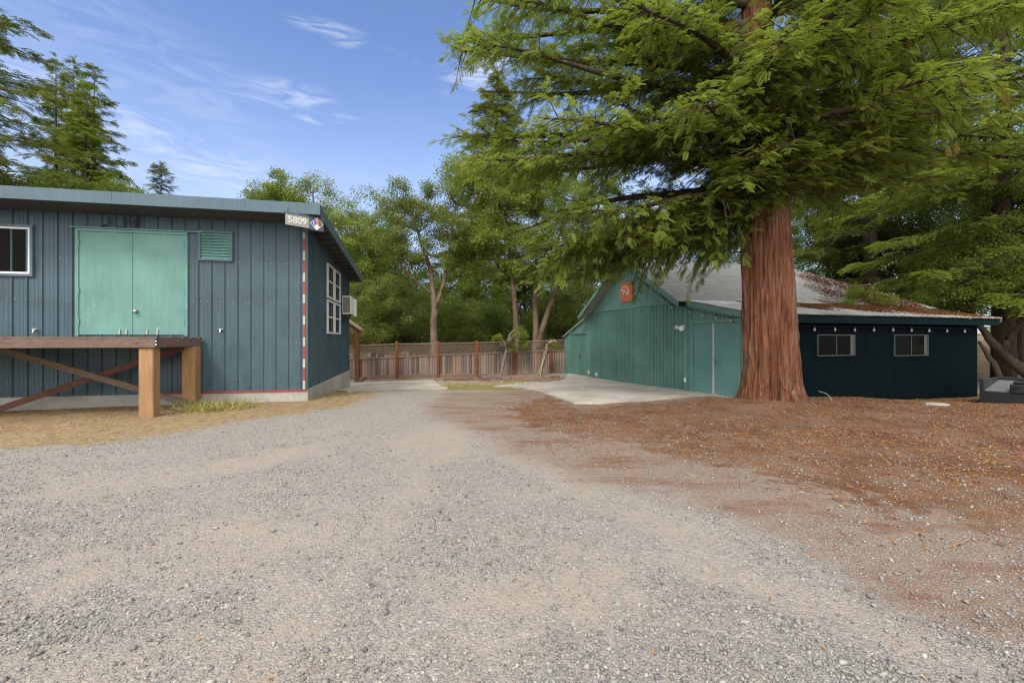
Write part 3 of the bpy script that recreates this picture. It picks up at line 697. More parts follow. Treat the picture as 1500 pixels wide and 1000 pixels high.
r.build('fascia', M['dark_trim'], rb)
r = MB()
ps = [RB(-.13, LO + .02, lz(LO) - .06), RB(-.10, LO + .02, lz(LO) - .06), RB(-.10, -.02, lz(0) - .06), RB(-.13, -.02, lz(0) - .06)]; r.hexa(ps + [p + Vector((0, 0, .16)) for p in ps])
ps = [RB(LE - .05, LO + .02, lz(LO) - .02), RB(LE - .02, LO + .02, lz(LO) - .02), RB(LE - .02, -.02, lz(0) - .02), RB(LE - .05, -.02, lz(0) - .02)]; r.hexa(ps + [p + Vector((0, 0, .12)) for p in ps])
r.build('rake_board', M['green_l'], rb)
r = MB()
quad_slab(r, [RB(-.12, GM - .02, llz(GM) + .04), RB(6, GM - .02, llz(GM) + .04), RB(6, GL + .25, llz(GL + .25) + .04), RB(-.12, GL + .25, llz(GL + .25) + .04)], .07); r.build('annex_roof', M['grey_trim'], rb)
# dark front wall of the lean-to
r = MB(); aa = 0.0
while aa < EL - .01:
    a1 = min(aa + .405, EL); r.box(RB, aa + .005, a1 - .005, GF - .02 - random.uniform(0, .003), GF + .004, -.7, lz(GF) + .02); aa = a1
r.build('front_wall', M['navy'], rb)
def fb(px, py): return RB.hit_b(px, py, GF)
for (x0, x1) in ((1195.5, 1250.5), (1308, 1357.5)):
    q0, q1 = fb(x0, 500)[0], fb(x1, 500)[0]; zt_, zb_ = fb((x0 + x1) / 2, 490)[1], fb((x0 + x1) / 2, 521)[1]
    wdw = window(lambda mb, a0, a1, b0, b1, z0, z1: mb.box(RB, a0, a1, GF - .02 + b0, GF - .02 + b1, z0, z1), rb, q0, q1, zb_, zt_, M['dim_frame'], (.5,), (), .022, -.03, .004)
    for i, ch in enumerate(list(wdw.children)):
        if ch.name.startswith('pane'): ch.location.y += 0
    g = MB(); g.box(RB, q0 + (q1 - q0) * .88, q1 - .026, GF - .036, GF - .034, zb_ + .026, zt_ - .026); g.build('blind', M['dim_frame'], wdw)
r = MB()
for px, py in ((1006, 556), (864, 545), (875, 548)):
    c0 = gb(px, py); r.box(RB, -.085, -.02, c0[0] - .04, c0[0] + .04, c0[1] - .07, c0[1] + .07)
r.build('outlet_box', M['white_frame'], rb)
# orange sign on the gable
c0, c1 = gb(929, 440)[0], gb(911.5, 440)[0]; z0, z1 = gb(920, 441.5)[1], gb(920, 414)[1]
M['sign_or'] = paint('faded_orange_sign', (.42, .11, .045), .35, .6, .04)
M['sign_w'] = plain('sign_white', (.66, .58, .52))
sg = thing('gable_sign', RB(-.06, (c0 + c1) / 2, z0), 'square faded orange sign with white scrawl on green gable', 'sign')
r = MB(); r.box(RB, -.075, -.036, c0, c1, z0, z1); r.build('board', M['sign_or'], sg)
r = MB(); cm, zm = (c0 + c1) / 2, (z0 + z1) / 2; wS = (c1 - c0)
rr = random.Random(3)
for pts in (((-.42, .18), (-.25, .08), (-.28, -.08), (-.12, .12), (.0, -.06), (.12, -.02), (.2, .16)), ((-.1, .32), (-.04, .2), (.08, .3), (.12, .12)), ((.0, -.1), (.12, -.16), (.24, -.08), (.2, .04)), ((-.3, .3), (-.2, .24), (-.12, .34))):
    r.tube([RB(-.078, cm - u * wS, zm + v * (z1 - z0)) for u, v in pts], [.022] * len(pts), 5)
r.build('scrawl', M['sign_w'], sg)
# floodlight
c0 = gb(1003, 480); fl = thing('flood_light', RB(-.05, c0[0], c0[1]), 'white twin floodlight on the green corner board', 'light')
r = MB(); r.box(RB, -.09, -.05, c0[0] - .07, c0[0] + .07, c0[1] - .08, c0[1] + .08); r.build('base', M['white_frame'], fl)
for s in (-1, 1):
    r = MB(); p = RB(-.10, c0[0] + s * .06, c0[1]); q = p + RB.x * -.16 + RB.y * s * .09 + Vector((0, 0, .03 * s)); r.tube([p, p.lerp(q, .4), q], [.03, .05, .08], 10); r.build('lamp_head', M['white_frame'], fl)
r = MB(); p = RB(-.09, c0[0] - .02, c0[1] - .02); r.tube([p, p + RB.x * -.05 + RB.y * .03], [.03, .03], 6); r.build('sensor', M['black'], fl)
# string lights
M['bulb'] = plain('glass_bulb', (.34, .35, .33), .2, 0, .5)
def string(label, pts, bulbs, drop):
    t = thing('string_lights', pts[0], label, 'string lights')
    r = MB(); r.tube(pts, [.011] * len(pts), 5); r.build('cable', M['black'], t)
    for b in bulbs:
        q = MB(); q.tube([b, b - Vector((0, 0, .05))], [.022, .022], 7); hb = q.build('socket', M['black'], t)
        q = MB(); p = b - Vector((0, 0, .05)); q.tube([p, p - Vector((0, 0, .03)), p - Vector((0, 0, .075)), p - Vector((0, 0, .105))], [.016, .032, .034, .01], 9); q.build('bulb', M['bulb'], t, smooth=True)
bl = []
for px, py in ((1193, 481), (1223, 481.5), (1252, 482), (1280, 482), (1308, 482), (1335, 482.5), (1361, 483), (1387, 483.5), (1413, 484)):
    q = RB.hit_b(px, py, GF - .10); bl.append(RB(q[0], GF - .10, q[1] + .075))
string('string of clear bulbs hanging along the dark navy wall', [bl[0] - RB.x * 2] + [p for b_ in bl for p in (b_, b_ + RB.x * .27 + Vector((0, 0, -.02)))] , bl, .1)
bl = []
for px, py in ((944, 418), (970, 438), (984, 449), (1010, 456), (1029, 461), (1049, 465), (1070.5, 468.5)):
    q = RB.hit_a(px, py, -.14); bl.append(RB(-.14, q[0], q[1] + .08))
string('string of clear bulbs draped from the barn gable above the lean-to doors', [bl[0] + Vector((0, 0, .3)) + RB.y * .5] + bl + [bl[-1] - RB.y * .7 + Vector((0, 0, -.05))], bl, .1)

# ------------------------------------------------------------------ black tank at right
tk = thing('black_tank', (13.9, 13.0, -.2), 'low black plastic tank with a sloping grey ledge beside the dark wall', 'tank')
TK = Frame((13.62, 13.27), (.50, -.866), (.866, .50)); gz = float(ground_z(13.7, 13.1)); h = .70
r = MB()
r.box(TK, .0, 2.4, .0, .06, gz - .2, gz + .34); r.box(TK, .0, .10, .06, 1.5, gz - .2, gz + h - .02); r.box(TK, .10, 2.4, 1.35, 1.5, gz - .2, gz + h - .01)
r.box(TK, .10, 2.4, .06, 1.35, gz - .2, gz + .2); r.box(TK, .0, .10, .0, .06, gz + .34, gz + h - .03); r.box(TK, -.03, .0, .0, 1.5, gz + h - .1, gz + h - .03)
r.build('shell', M['plastic_black'], tk, bevel=.015)
M['ledge'] = plain('grey_ledge', (.16, .165, .18), .35, 0, .5)
r = MB(); r.hexa([TK(.10, .05, gz + .33), TK(.62, .05, gz + .31), TK(.62, 1.3, gz + .31), TK(.10, 1.3, gz + .33), TK(.10, .05, gz + .36), TK(.62, .05, gz + .34), TK(.62, 1.3, gz + .60), TK(.10, 1.3, gz + .60)]); r.build('ledge', M['ledge'], tk)
r = MB(); r.box(TK, .62, 2.4, -.05, 1.3, gz + .32, gz + .58); r.box(TK, .66, 2.4, .02, 1.25, gz + .58, gz + .66); r.build('lid', M['plastic_black'], tk, bevel=.03)
r = MB(); r.tube([TK(.75, -.06, gz + .52), TK(.75, -.11, gz + .52)], [.06, .05], 10); r.build('latch', M['black'], tk)

# ------------------------------------------------------------------ fence
FY = 24.0
fposts = [(468, 501, 559), (525, 502, 557), (581.6, 499.5, 553.5), (642, 499.5, 552.5), (698.7, 499, 551.5), (753.6, 496.5, 553.5), (806.7, 496, 549.5), (832, 496.5, 549.5)]
mids = [(468, 528.5, 508.5), (581.6, 523.5, 503.5), (642, 520.5, 503), (698.7, 518.5, 501.5), (753.6, 515.5, 500.5), (832, 514, 497.5)]
fe = thing('wooden_fence', ray(650, 553, FY), 'weathered board fence with lattice top and red brown posts', 'fence')
mx = np.array(mids)
def fline(px, k): return float(np.interp(px, mx[:, 0], mx[:, k]))
for px, t, b_ in fposts:
    p = ray(px, t, FY); q = ray(px, b_, FY); r = MB(); r.box(WORLD, p.x - .07, p.x + .07, FY - .09, FY + .05, q.z - .2, p.z); r.build('fence_post', M['fence_post'], fe)
for (x0, t0, b0), (x1, t1, b1) in zip(fposts[:-1], fposts[1:]):
    X0, X1 = ray(x0, 0, FY).x + .07, ray(x1, 0, FY).x - .07
    def zl(x, k): px = CX + x / FY * F; return EYE - (fline(px, k) - CY) / F * FY
    def zbt(x): px = CX + x / FY * F; return EYE - (b0 + (b1 - b0) * (px - x0) / (x1 - x0) - CY) / F * FY
    V, Fl, T = [], [], []; x = X0
    while x < X1 - .02:
        xe = min(x + random.uniform(.13, .15), X1); d = random.uniform(0, .012); o = len(V); tn = min(1, max(0, random.gauss(.42 + .25 * (x > 0), .25)))
        for (xx, yy) in ((x + .004, FY - .02 - d), (xe - .004, FY - .02 - d), (xe - .004, FY), (x + .004, FY)): V.append((xx, yy, zbt(xx) + .12 + random.uniform(-.01, .01)))
        for (xx, yy) in ((x + .004, FY - .02 - d), (xe - .004, FY - .02 - d), (xe - .004, FY), (x + .004, FY)): V.append((xx, yy, zl(xx, 1) + .01))
        Fl += [(o, o + 1, o + 5, o + 4), (o + 1, o + 2, o + 6, o + 5), (o + 3, o, o + 4, o + 7), (o + 2, o + 3, o + 7, o + 6)]; T += [tn] * 8; x = xe
    array_mesh('fence_boards', np.array(V), np.array(Fl), M['fence'], fe, np.array(T))
    r = MB()
    for k, dz, hh in ((1, .02, .06), (2, .0, .045)):
        r.bar((X0, FY - .04, zl(X0, k) + dz), (X1, FY - .04, zl(X1, k) + dz), .06, hh)
    r.bar((X0, FY - .03, zbt(X0) + .15), (X1, FY - .03, zbt(X1) + .15), .05, .07); r.bar((X0, FY - .02, zbt(X0) + .02), (X1, FY - .02, zbt(X1) + .02), .04, .22)
    r.build('rail', M['lattice'], fe)
    r = MB(); x = X0 - .8; sp = .165
    while x < X1 + .1:
        for s in (1, -1):
            zlo0, zhi0 = zl(X0, 1) + .04, zl(X0, 2); H = zhi0 - zlo0
            xa, xb = (x, x + H) if s == 1 else (x + H, x)
            # clip the strip between X0 and X1
            ta, tb = 0.0, 1.0
            for lim, sg_ in ((X0, 1), (X1, -1)):
                fa, fb_ = sg_ * (xa - lim), sg_ * (xb - lim)
                if fa < 0 and fb_ < 0: ta = 2; break
                if fa < 0: ta = max(ta, fa / (fa - fb_))
                elif fb_ < 0: tb = min(tb, fa / (fa - fb_))
            if ta < tb:
                pa = xa + (xb - xa) * ta; pbx = xa + (xb - xa) * tb
                za = zl(pa, 1) + .04 + H * ta; zb2 = zl(pbx, 1) + .04 + H * tb
                r.bar((pa, FY + .01 * s, za), (pbx, FY + .01 * s, zb2), .008, .038, (0, -1, 0)) if False else r.bar((pa, FY - .02 + .009 * s, za), (pbx, FY - .02 + .009 * s, zb2), .028, .008, (0, -1, 0))
        x += sp
    r.build('lattice', M['lattice'], fe)

# garden edging boards
gbd = thing('garden_border', gpt(640, 556) + (float(ground_z(*gpt(640, 556))),), 'low timber edging round the bark bed below the fence', 'garden edging')
for p0, p1, hh in (((527, 561), (537, 553), .12), ((537, 553), (700, 551.6), .1), ((700, 551.5), (712, 557.5), .1), ((650, 557.5), (735, 556.5), .12), ((712, 557), (732, 556.5), .16)):
    a_, b_ = gpt(*p0), gpt(*p1); r = MB(); r.bar((*a_, float(ground_z(*a_)) + hh / 2), (*b_, float(ground_z(*b_)) + hh / 2), .09, hh); r.build('edging_board', M['beam_old'], gbd)
# pale shape beyond the lattice
ws = thing('white_shed', (-4.4, 33, -.4), 'white flat roofed shape glimpsed through the fence lattice', 'shed')
WS = Frame((-5.6, 33), (1, .05), (-.05, 1)); r = MB(); r.box(WS, 0, 1.6, 0, 3, -.5, 1.0); r.build('wall', M['white_frame'], ws); r = MB(); r.box(WS, -.1, 1.7, -.1, 3.1, 1.0, 1.08); r.build('roof', M['white_frame'], ws)
r = MB(); r.box(WS, .2, .5, -.02, .01, .2, .7); r.build('window', M['glass'], ws)

# ------------------------------------------------------------------ vegetation templates
def feather(pairs, wl, ww, droop=.18, ang=55):
    v, f = [], []
    def q(pts): o = len(v); v.extend(pts); f.append((o, o + 1, o + 2, o + 3))
    zf = lambda x: -droop * x * x
    q([(0, -.012, 0), (1, -.004, zf(1)), (1, .004, zf(1)), (0, .012, 0)])
    for i in range(pairs):
        x = .12 + .84 * i / max(1, pairs - 1); L = wl * (1 - .55 * abs(x - .4)) ; a = math.radians(ang - 14 * x)
        for s in (-1, 1):
            dx, dy = math.cos(a), s * math.sin(a); nx, ny = -dy * ww / 2, dx * ww / 2; zz = zf(x); lift = .05 * L
            q([(x, 0, zz), (x + dx * L * .5 - nx, dy * L * .5 - ny, zz + lift), (x + dx * L, dy * L, zz - .12 * L), (x + dx * L * .5 + nx, dy * L * .5 + ny, zz + lift)])
    return np.array(v, float), np.array(f)
SPRAY = feather(8, .36, .085, .14)
TUFT = feather(5, .50, .13, .25, 48)
def leaf_cluster(n, seed, size=.42):
    r = np.random.default_rng(seed); v, f = [], []
    for i in range(n):
        c = r.normal(0, .42, 3); d = r.normal(size=3); d[2] -= .4; d /= np.linalg.norm(d); u = np.cross(d, r.normal(size=3)); u /= np.linalg.norm(u); nrm = np.cross(d, u)
        L = size * r.uniform(.75, 1.25); w = L * .27; o = len(v)
        v += [c, c + d * L * .5 + u * w + nrm * w * .3, c + d * L, c + d * L * .5 - u * w + nrm * w * .3]; f.append((o, o + 1, o + 2, o + 3))
    return np.array(v), np.array(f)
LEAF = [leaf_cluster(6, s) for s in range(3)]
ROUND = leaf_cluster(6, 9, .5)

def fbm(x, y, z, sc): return mnoise.noise((x * sc, y * sc, z * sc))

# ------------------------------------------------------------------ the big redwood
def big_redwood():
    tx, ty = TREE; rootz = float(ground_z(tx, ty))
    t = thing('redwood_tree', (tx, ty, rootz), 'huge redwood with furrowed red brown trunk standing before the barn', 'tree')
    def cen(z): return tx - .035 * max(0, z - 1) , ty + .01 * z
    def rad(z): 
        return float(np.interp(z, [-.6, 0, .25, .6, 1.2, 2, 3.2, 5, 7.5, 11, 15, 19], [.88, .79, .725, .655, .605, .585, .565, .52, .41, .30, .17, .04]))
    nz, na = 210, 240; V = []; RT = []; zs = np.concatenate([np.linspace(-.5, 6.5, 170), np.linspace(6.6, 19, 40)])
    for z in zs:
        cx, cy = cen(z); R = rad(z); fl = max(0, 1 - z / 1.3)
        for k in range(na):
            a = 2 * math.pi * k / na + .10 * z * .25; ca, sa = math.cos(a), math.sin(a)
            lob = .12 * fl ** 2 * (math.cos(5 * a + 1) + .7 * math.cos(8 * a + .3)) + .02 * math.cos(4 * a + z * .3) + .015 * math.cos(9 * a - .4 * z)
            n1 = mnoise.noise((ca * 5.6, sa * 5.6, z * .36)); ws = .25 * mnoise.noise((ca * 3, sa * 3, z * 1.3)); n2 = mnoise.noise((ca * 11 + ws, sa * 11 + ws, z * .9 + 5)); n3 = mnoise.noise((ca * 24 + ws * 3, sa * 24, z * 3.2 + 9))
            r = R * (1 + lob + .075 * (-abs(n1) * 2.2 + .5) + .052 * (-abs(n2) * 2 + .5) + .026 * n3)
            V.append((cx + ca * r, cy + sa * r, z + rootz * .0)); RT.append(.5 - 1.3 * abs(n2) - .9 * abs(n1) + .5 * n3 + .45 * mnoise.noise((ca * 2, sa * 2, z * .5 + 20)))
    idx = np.arange(len(zs) * na).reshape(len(zs), na); nx_ = np.roll(idx, -1, 1)
    Fc = np.stack([idx[:-1], nx_[:-1], nx_[1:], idx[1:]], -1).reshape(-1, 4)
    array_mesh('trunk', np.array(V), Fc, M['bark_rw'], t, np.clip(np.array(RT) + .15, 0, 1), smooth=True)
    rr = random.Random(11); limbs = []
    D = math.radians
    # (start height, azimuth, length, rise, droop)
    for z0, az, L, rise, dr in ((4.75, 176, 5.6, -.02, .16), (5.1, 196, 5.4, .02, .17), (5.6, 160, 6.8, .05, .15), (5.0, 150, 5.6, .0, .12), (6.0, 186, 7.2, .08, .10), (6.8, 172, 7.8, .12, .07), (6.4, 206, 6.2, .06, .14), (7.4, 190, 7.2, .16, .06), (8.2, 178, 7.6, .16, .04), (8.8, 196, 6.8, .16, .05), (4.9, 170, 4.6, -.07, .10), (5.2, 183, 4.0, -.04, .16), (4.7, 190, 3.4, -.05, .14), (9.4, 168, 8.0, .14, .03), (7.0, 150, 7.0, .1, .08), (8.2, 214, 5.6, .1, .10),
                                (5.6, 8, 5.6, .12, .10), (6.2, -14, 5.2, .15, .12), (6.0, 20, 6.8, .22, .06), (5.6, 36, 6, .14, .1), (6.6, -4, 6.8, .22, .05), (6.9, -28, 5.6, .1, .12), (7.6, 12, 7.2, .2, .04), (8.4, -12, 7.2, .2, .05), (7.2, 28, 7.6, .2, .05), (8.0, -24, 6.2, .2, .08), (9.0, 4, 7.6, .2, .03), (8.8, 24, 7.6, .16, .04), (9.8, -10, 6.8, .15, .05), (7.9, 165, 7.4, .18, .06), (8.6, 188, 6.8, .2, .06), (9.6, 180, 7.2, .12, .05), (6.2, 168, 6.4, .12, .12),
                                (5.7, 238, 2.3, .06, .12), (5.9, 262, 2.2, .06, .14), (5.8, 292, 2.2, .05, .12), (6.5, 224, 3.8, .08, .12), (6.7, 306, 3.8, .08, .12), (6.5, 325, 4.0, .10, .12), (7.2, 246, 3.6, .12, .12), (7.7, 276, 3.6, .12, .12),
                                (5.1, 205, 1.6, .04, .12), (5.0, 250, 1.1, .10, .10), (5.15, 278, 1.2, .10, .10), (5.3, 300, 1.2, .12, .10), (4.95, 225, 1.2, .08, .10), (5.5, 265, 1.5, .10, .10), (4.7, 160, 5.0, -.16, .08), (4.75, 152, 4.6, -.15, .08), (4.8, 168, 4.4, -.20, .06), (4.9, 157, 5.2, -.06, .08), (5.0, 164, 4.2, -.08, .08), (4.85, 176, 5.6, -.05, .09), (5.2, 150, 4.6, -.05, .10)):
        limbs.append((z0, D(az), L, rise, dr, 1))
    for i in range(26):        # short leafy boughs feathering the bole
        z0 = rr.uniform(5.3, 9.2); limbs.append((z0, D(rr.uniform(205, 335) if i % 3 else rr.uniform(0, 360)), rr.uniform(1.1, 2.5), rr.uniform(.04, .2), rr.uniform(.08, .18), 1))
    for i in range(5):
        z0 = rr.uniform(6.0, 9.0); limbs.append((z0, D(rr.choice((180, 0)) + rr.uniform(-38, 38)), rr.uniform(4.2, 7.8), rr.uniform(.02, .2), rr.uniform(.04, .16), 1))
    z = 7.4; az = 0
    while z < 18.3:
        az += 2.39996 + rr.uniform(-.3, .3); L = float(np.interp(z, [7, 10, 14, 18.5], [6.4, 6.6, 4.6, 1.4])) * rr.uniform(.8, 1.12) * (.55 if math.sin(az) < -.2 and z > 8 else 1)
        limbs.append((z, az, L, rr.uniform(.05, .22), rr.uniform(.02, .1), 0)); z += .17 if z < 9.5 else .34
    wood_ = MB(); P, X, U, Sc, T = [], [], [], [], []; bare = MB()
    for z0, az, L, rise, dr, key in limbs:
        c = cen(z0); d = Vector((math.cos(az), math.sin(az), 0)); side = Vector((-d.y, d.x, 0)); wob = rr.uniform(-.5, .5); ph = rr.uniform(0, 6)
        def pt(s): return Vector((c[0], c[1], z0)) + d * (L * s) + side * (wob * math.sin(s * 2.6 + ph) * .5 * s) + Vector((0, 0, L * (rise * s - dr * s * s) + .08 * math.sin(s * 9 + ph)))
        r0 = .035 + .014 * L; n = 12
        wood_.tube([pt(i / n) for i in range(n + 1)], [r0 * (1.25 if i == 0 else 1) * (1 - .88 * i / n) for i in range(n + 1)], 7)
        nt = int(L * 13.5) + 5; bright = rr.uniform(-.10, .16)
        for i in range(nt):
            s = .07 + .93 * (i + rr.random()) / nt if L > 3 else .25 + .75 * (i + rr.random()) / nt
            if mnoise.noise((pt(s).x * .75, pt(s).y * .75, pt(s).z * 1.1)) < -.34: continue
            b = pt(s); tang = (pt(min(1, s + .02)) - pt(s - .02)).normalized()
            sg = 1 if i % 2 else -1; sp = rr.uniform(.3, 1.35)
            hang = rr.random() < (.24 if z0 < 5.7 and L > 3 and d.x < -.7 else .07 if z0 > 6.3 else 0)
            td = (tang * math.cos(sp) + side * sg * math.sin(sp) + Vector((0, 0, rr.uniform(-2.4, -1.0) if hang else rr.uniform(-.35, .3)))).normalized()
            tl = (rr.uniform(.30, .85) if rr.random() < .75 else rr.uniform(.8, 1.5)) * (1.1 - .45 * s) * min(1, L / 4.0) + .12
            m = max(3, int(tl / .062)); dro = rr.uniform(-.12, .38)
            def tp(u): return b + td * (tl * u) + Vector((0, 0, -dro * tl * u * u))
            wood_.tube([tp(0), tp(.5), tp(1)], [.016, .010, .004], 4, False)
            for j in range(m):
                u = .12 + .9 * (j + rr.random() * .6) / m; q = tp(min(u, 1)); tg = (tp(min(1, u + .05)) - tp(u - .05)).normalized()
                s2 = tg.cross(Vector((0, 0, 1))).normalized(); sgn = 1 if j % 2 else -1; an = rr.uniform(.25, 1.35) if u < .95 else rr.uniform(-.2, .2)
                dd = tg * math.cos(an) + s2 * sgn * math.sin(an) + Vector((0, 0, rr.uniform(-.38, .34)))
                P.append(q + Vector((rr.gauss(0, .035), rr.gauss(0, .035), rr.gauss(0, .045)))); X.append(dd); U.append((rr.uniform(-.7, .7), rr.uniform(-.7, .7), 1)); Sc.append(rr.uniform(.10, .25))
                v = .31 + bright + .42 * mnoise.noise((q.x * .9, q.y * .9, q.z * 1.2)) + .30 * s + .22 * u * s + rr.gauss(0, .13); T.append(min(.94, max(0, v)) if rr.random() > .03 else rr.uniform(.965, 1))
            for j in range(2 if not hang else 1):     # fan of fresh sprays at the twig end
                an = (j - .5) * .8 + rr.uniform(-.2, .2); tg = (tp(1) - tp(.9)).normalized(); s2 = tg.cross(Vector((0, 0, 1))).normalized()
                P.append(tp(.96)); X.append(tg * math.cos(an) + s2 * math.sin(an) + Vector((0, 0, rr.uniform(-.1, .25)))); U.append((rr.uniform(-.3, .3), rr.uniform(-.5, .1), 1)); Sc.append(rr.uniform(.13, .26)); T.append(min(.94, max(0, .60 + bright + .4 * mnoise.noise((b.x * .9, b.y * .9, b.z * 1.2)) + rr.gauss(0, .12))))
            if rr.random() < .006:       # dead hanging twigs
                q0 = b; 
                for w_ in range(3):
                    e = td * rr.uniform(.3, .8) + Vector((rr.uniform(-.3, .3), rr.uniform(-.3, .3), -rr.uniform(.4, 1.0)))
                    wood_.tube([q0, q0 + e * .5 + Vector((0, 0, .12)), q0 + e], [.011, .008, .004], 4, False, 1)
    wood_.build('limbs', [M['bark_d'], M['bark']], t, smooth=True)
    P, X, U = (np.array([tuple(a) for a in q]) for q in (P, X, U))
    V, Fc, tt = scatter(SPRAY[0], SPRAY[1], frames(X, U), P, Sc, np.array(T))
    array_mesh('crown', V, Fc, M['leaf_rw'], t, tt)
    print('redwood sprays', len(P))
big_redwood()

# ------------------------------------------------------------------ conifers in the distance
def conifer(name, label, px, Y, ytop, zlow, R, mat='leaf_con', seed=1, dens=1.0, group=None, px_off=0, curve=.75, tw=.75, base=None, lean=0):
    rr = random.Random(seed); p = ray(px, 0, Y); gz = float(ground_z(p.x, Y)) if base is None else base
    H = EYE - (ytop - CY) / F * Y - gz
    t = thing(name, (p.x, Y, gz), label, 'tree', group)
    mb = MB(); mb.tube([(p.x + lean * k / 10 * H, Y, gz - .3 + (H * .97) * k / 10) for k in range(11)], [max(.02, (.012 * H + .08) * (1 - k / 10.3)) for k in range(11)], 8)
    Pn, Xn, Un, Sn, Tn = [], [], [], [], []; z = zlow
    for k in range(26):
        Pn.append(Vector((p.x, Y, gz + H * (1 - .055 * rr.random())))); a_ = rr.uniform(0, 6.28); Xn.append(Vector((math.cos(a_), math.sin(a_), rr.uniform(.1, 1.2)))); Un.append((rr.uniform(-.5, .5), rr.uniform(-.5, .5), 1)); Sn.append(rr.uniform(.5, 1) * tw); Tn.append(rr.uniform(.3, .8))
    while z < H - .15:
        s = (z - zlow) / (H - zlow); L0 = R * (1 - s) ** curve + .18
        for k in range(rr.choice((4, 5, 5, 6))):
            az = rr.uniform(0, 2 * math.pi); L = L0 * rr.uniform(.62, 1.12); rise = .25 * s + rr.uniform(-.12, .12) - .1 * (1 - s); br = rr.uniform(-.14, .14)
            d = Vector((math.cos(az), math.sin(az), rise)); b = Vector((p.x + lean * z, Y, gz + z)); side = Vector((-d.y, d.x, 0))
            def pt(u): return b + d * (L * u) + Vector((0, 0, -.22 * L * u * u + .12 * L * u ** 3))
            mb.tube([pt(0), pt(.5), pt(.95)], [.05 * (1 - s) + .012, .03 * (1 - s) + .008, .006], 4, False)
            m = max(5, int(L * 8 * dens))
            for j in range(m):
                u = 1 - (rr.random() ** 1.35) * .85; sg = rr.choice((-1, 1)); an = rr.uniform(.1, 1.2)
                Pn.append(pt(u) + side * (sg * rr.uniform(0, .22) * L * (1.1 - u)) + Vector((0, 0, rr.uniform(-.1, .06))))
                Xn.append(d * math.cos(an) + side * sg * math.sin(an) + Vector((0, 0, rr.uniform(-.45, .25)))); Un.append((rr.uniform(-.5, .5), rr.uniform(-.5, .5), 1))
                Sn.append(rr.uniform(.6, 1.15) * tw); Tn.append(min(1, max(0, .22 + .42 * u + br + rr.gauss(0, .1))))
        z += max(.28, .035 * (H - zlow)) * rr.uniform(.7, 1.2)
    mb.build('trunk', M['bark_d'], t, smooth=True)
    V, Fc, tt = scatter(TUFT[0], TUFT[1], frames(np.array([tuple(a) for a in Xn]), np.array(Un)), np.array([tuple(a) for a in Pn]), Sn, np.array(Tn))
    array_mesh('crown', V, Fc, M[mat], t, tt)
    return t
conifer('redwood_tree', 'tall thin topped redwood rising leftmost above the blue roof', 82, 37, 80, 7, 3.6, 'leaf_con', 21, 1.9, tw=.46, curve=.95)
conifer('redwood_tree', 'slim dark redwood top peeking just behind the bright young one above the blue roof', 108, 40, 86, 9, 3.4, 'leaf_con', 22, 2.0, tw=.48, curve=.95)
conifer('redwood_tree', 'broad dark redwood reaching furthest right above the blue roof', 138, 36, 98, 6, 4.6, 'leaf_con', 23, 2.4, tw=.48, curve=.9)
conifer('redwood_tree', 'bright yellow green young redwood in front of the darker tops above the blue roof', 126, 33, 124, 5, 3.6, 'leaf_yel', 24, 2.6, tw=.46, curve=.9)
conifer('sapling', 'tiny sparse lone treetop just above the blue roof edge', 236, 34, 238, 9.5, 1.0, 'leaf_con', 25, .30, curve=.5, tw=.4)
conifer('redwood_tree', 'tall dark conifer standing alone against the sky beyond the fence', 728, 44, 108, 8, 6.3, 'leaf_con', 26, 1.9, tw=.7)
conifer('redwood_tree', 'near redwood entering at the left edge above the blue roof with long drooping boughs', -45, 24, -230, 5.5, 4.6, 'leaf_con', 27, 2.0, curve=.35, tw=.42)
conifer('redwood_tree', 'dark redwood towering at the right edge behind the lean-to', 1470, 19, -420, 4.0, 6.2, 'leaf_bay', 28, 1.2, curve=.4, tw=.7)
conifer('redwood_tree', 'dark redwood rising behind the barn just right of the great trunk', 1275, 29, -260, 4.5, 5.4, 'leaf_con', 29, 1.5, curve=.45, tw=.9)

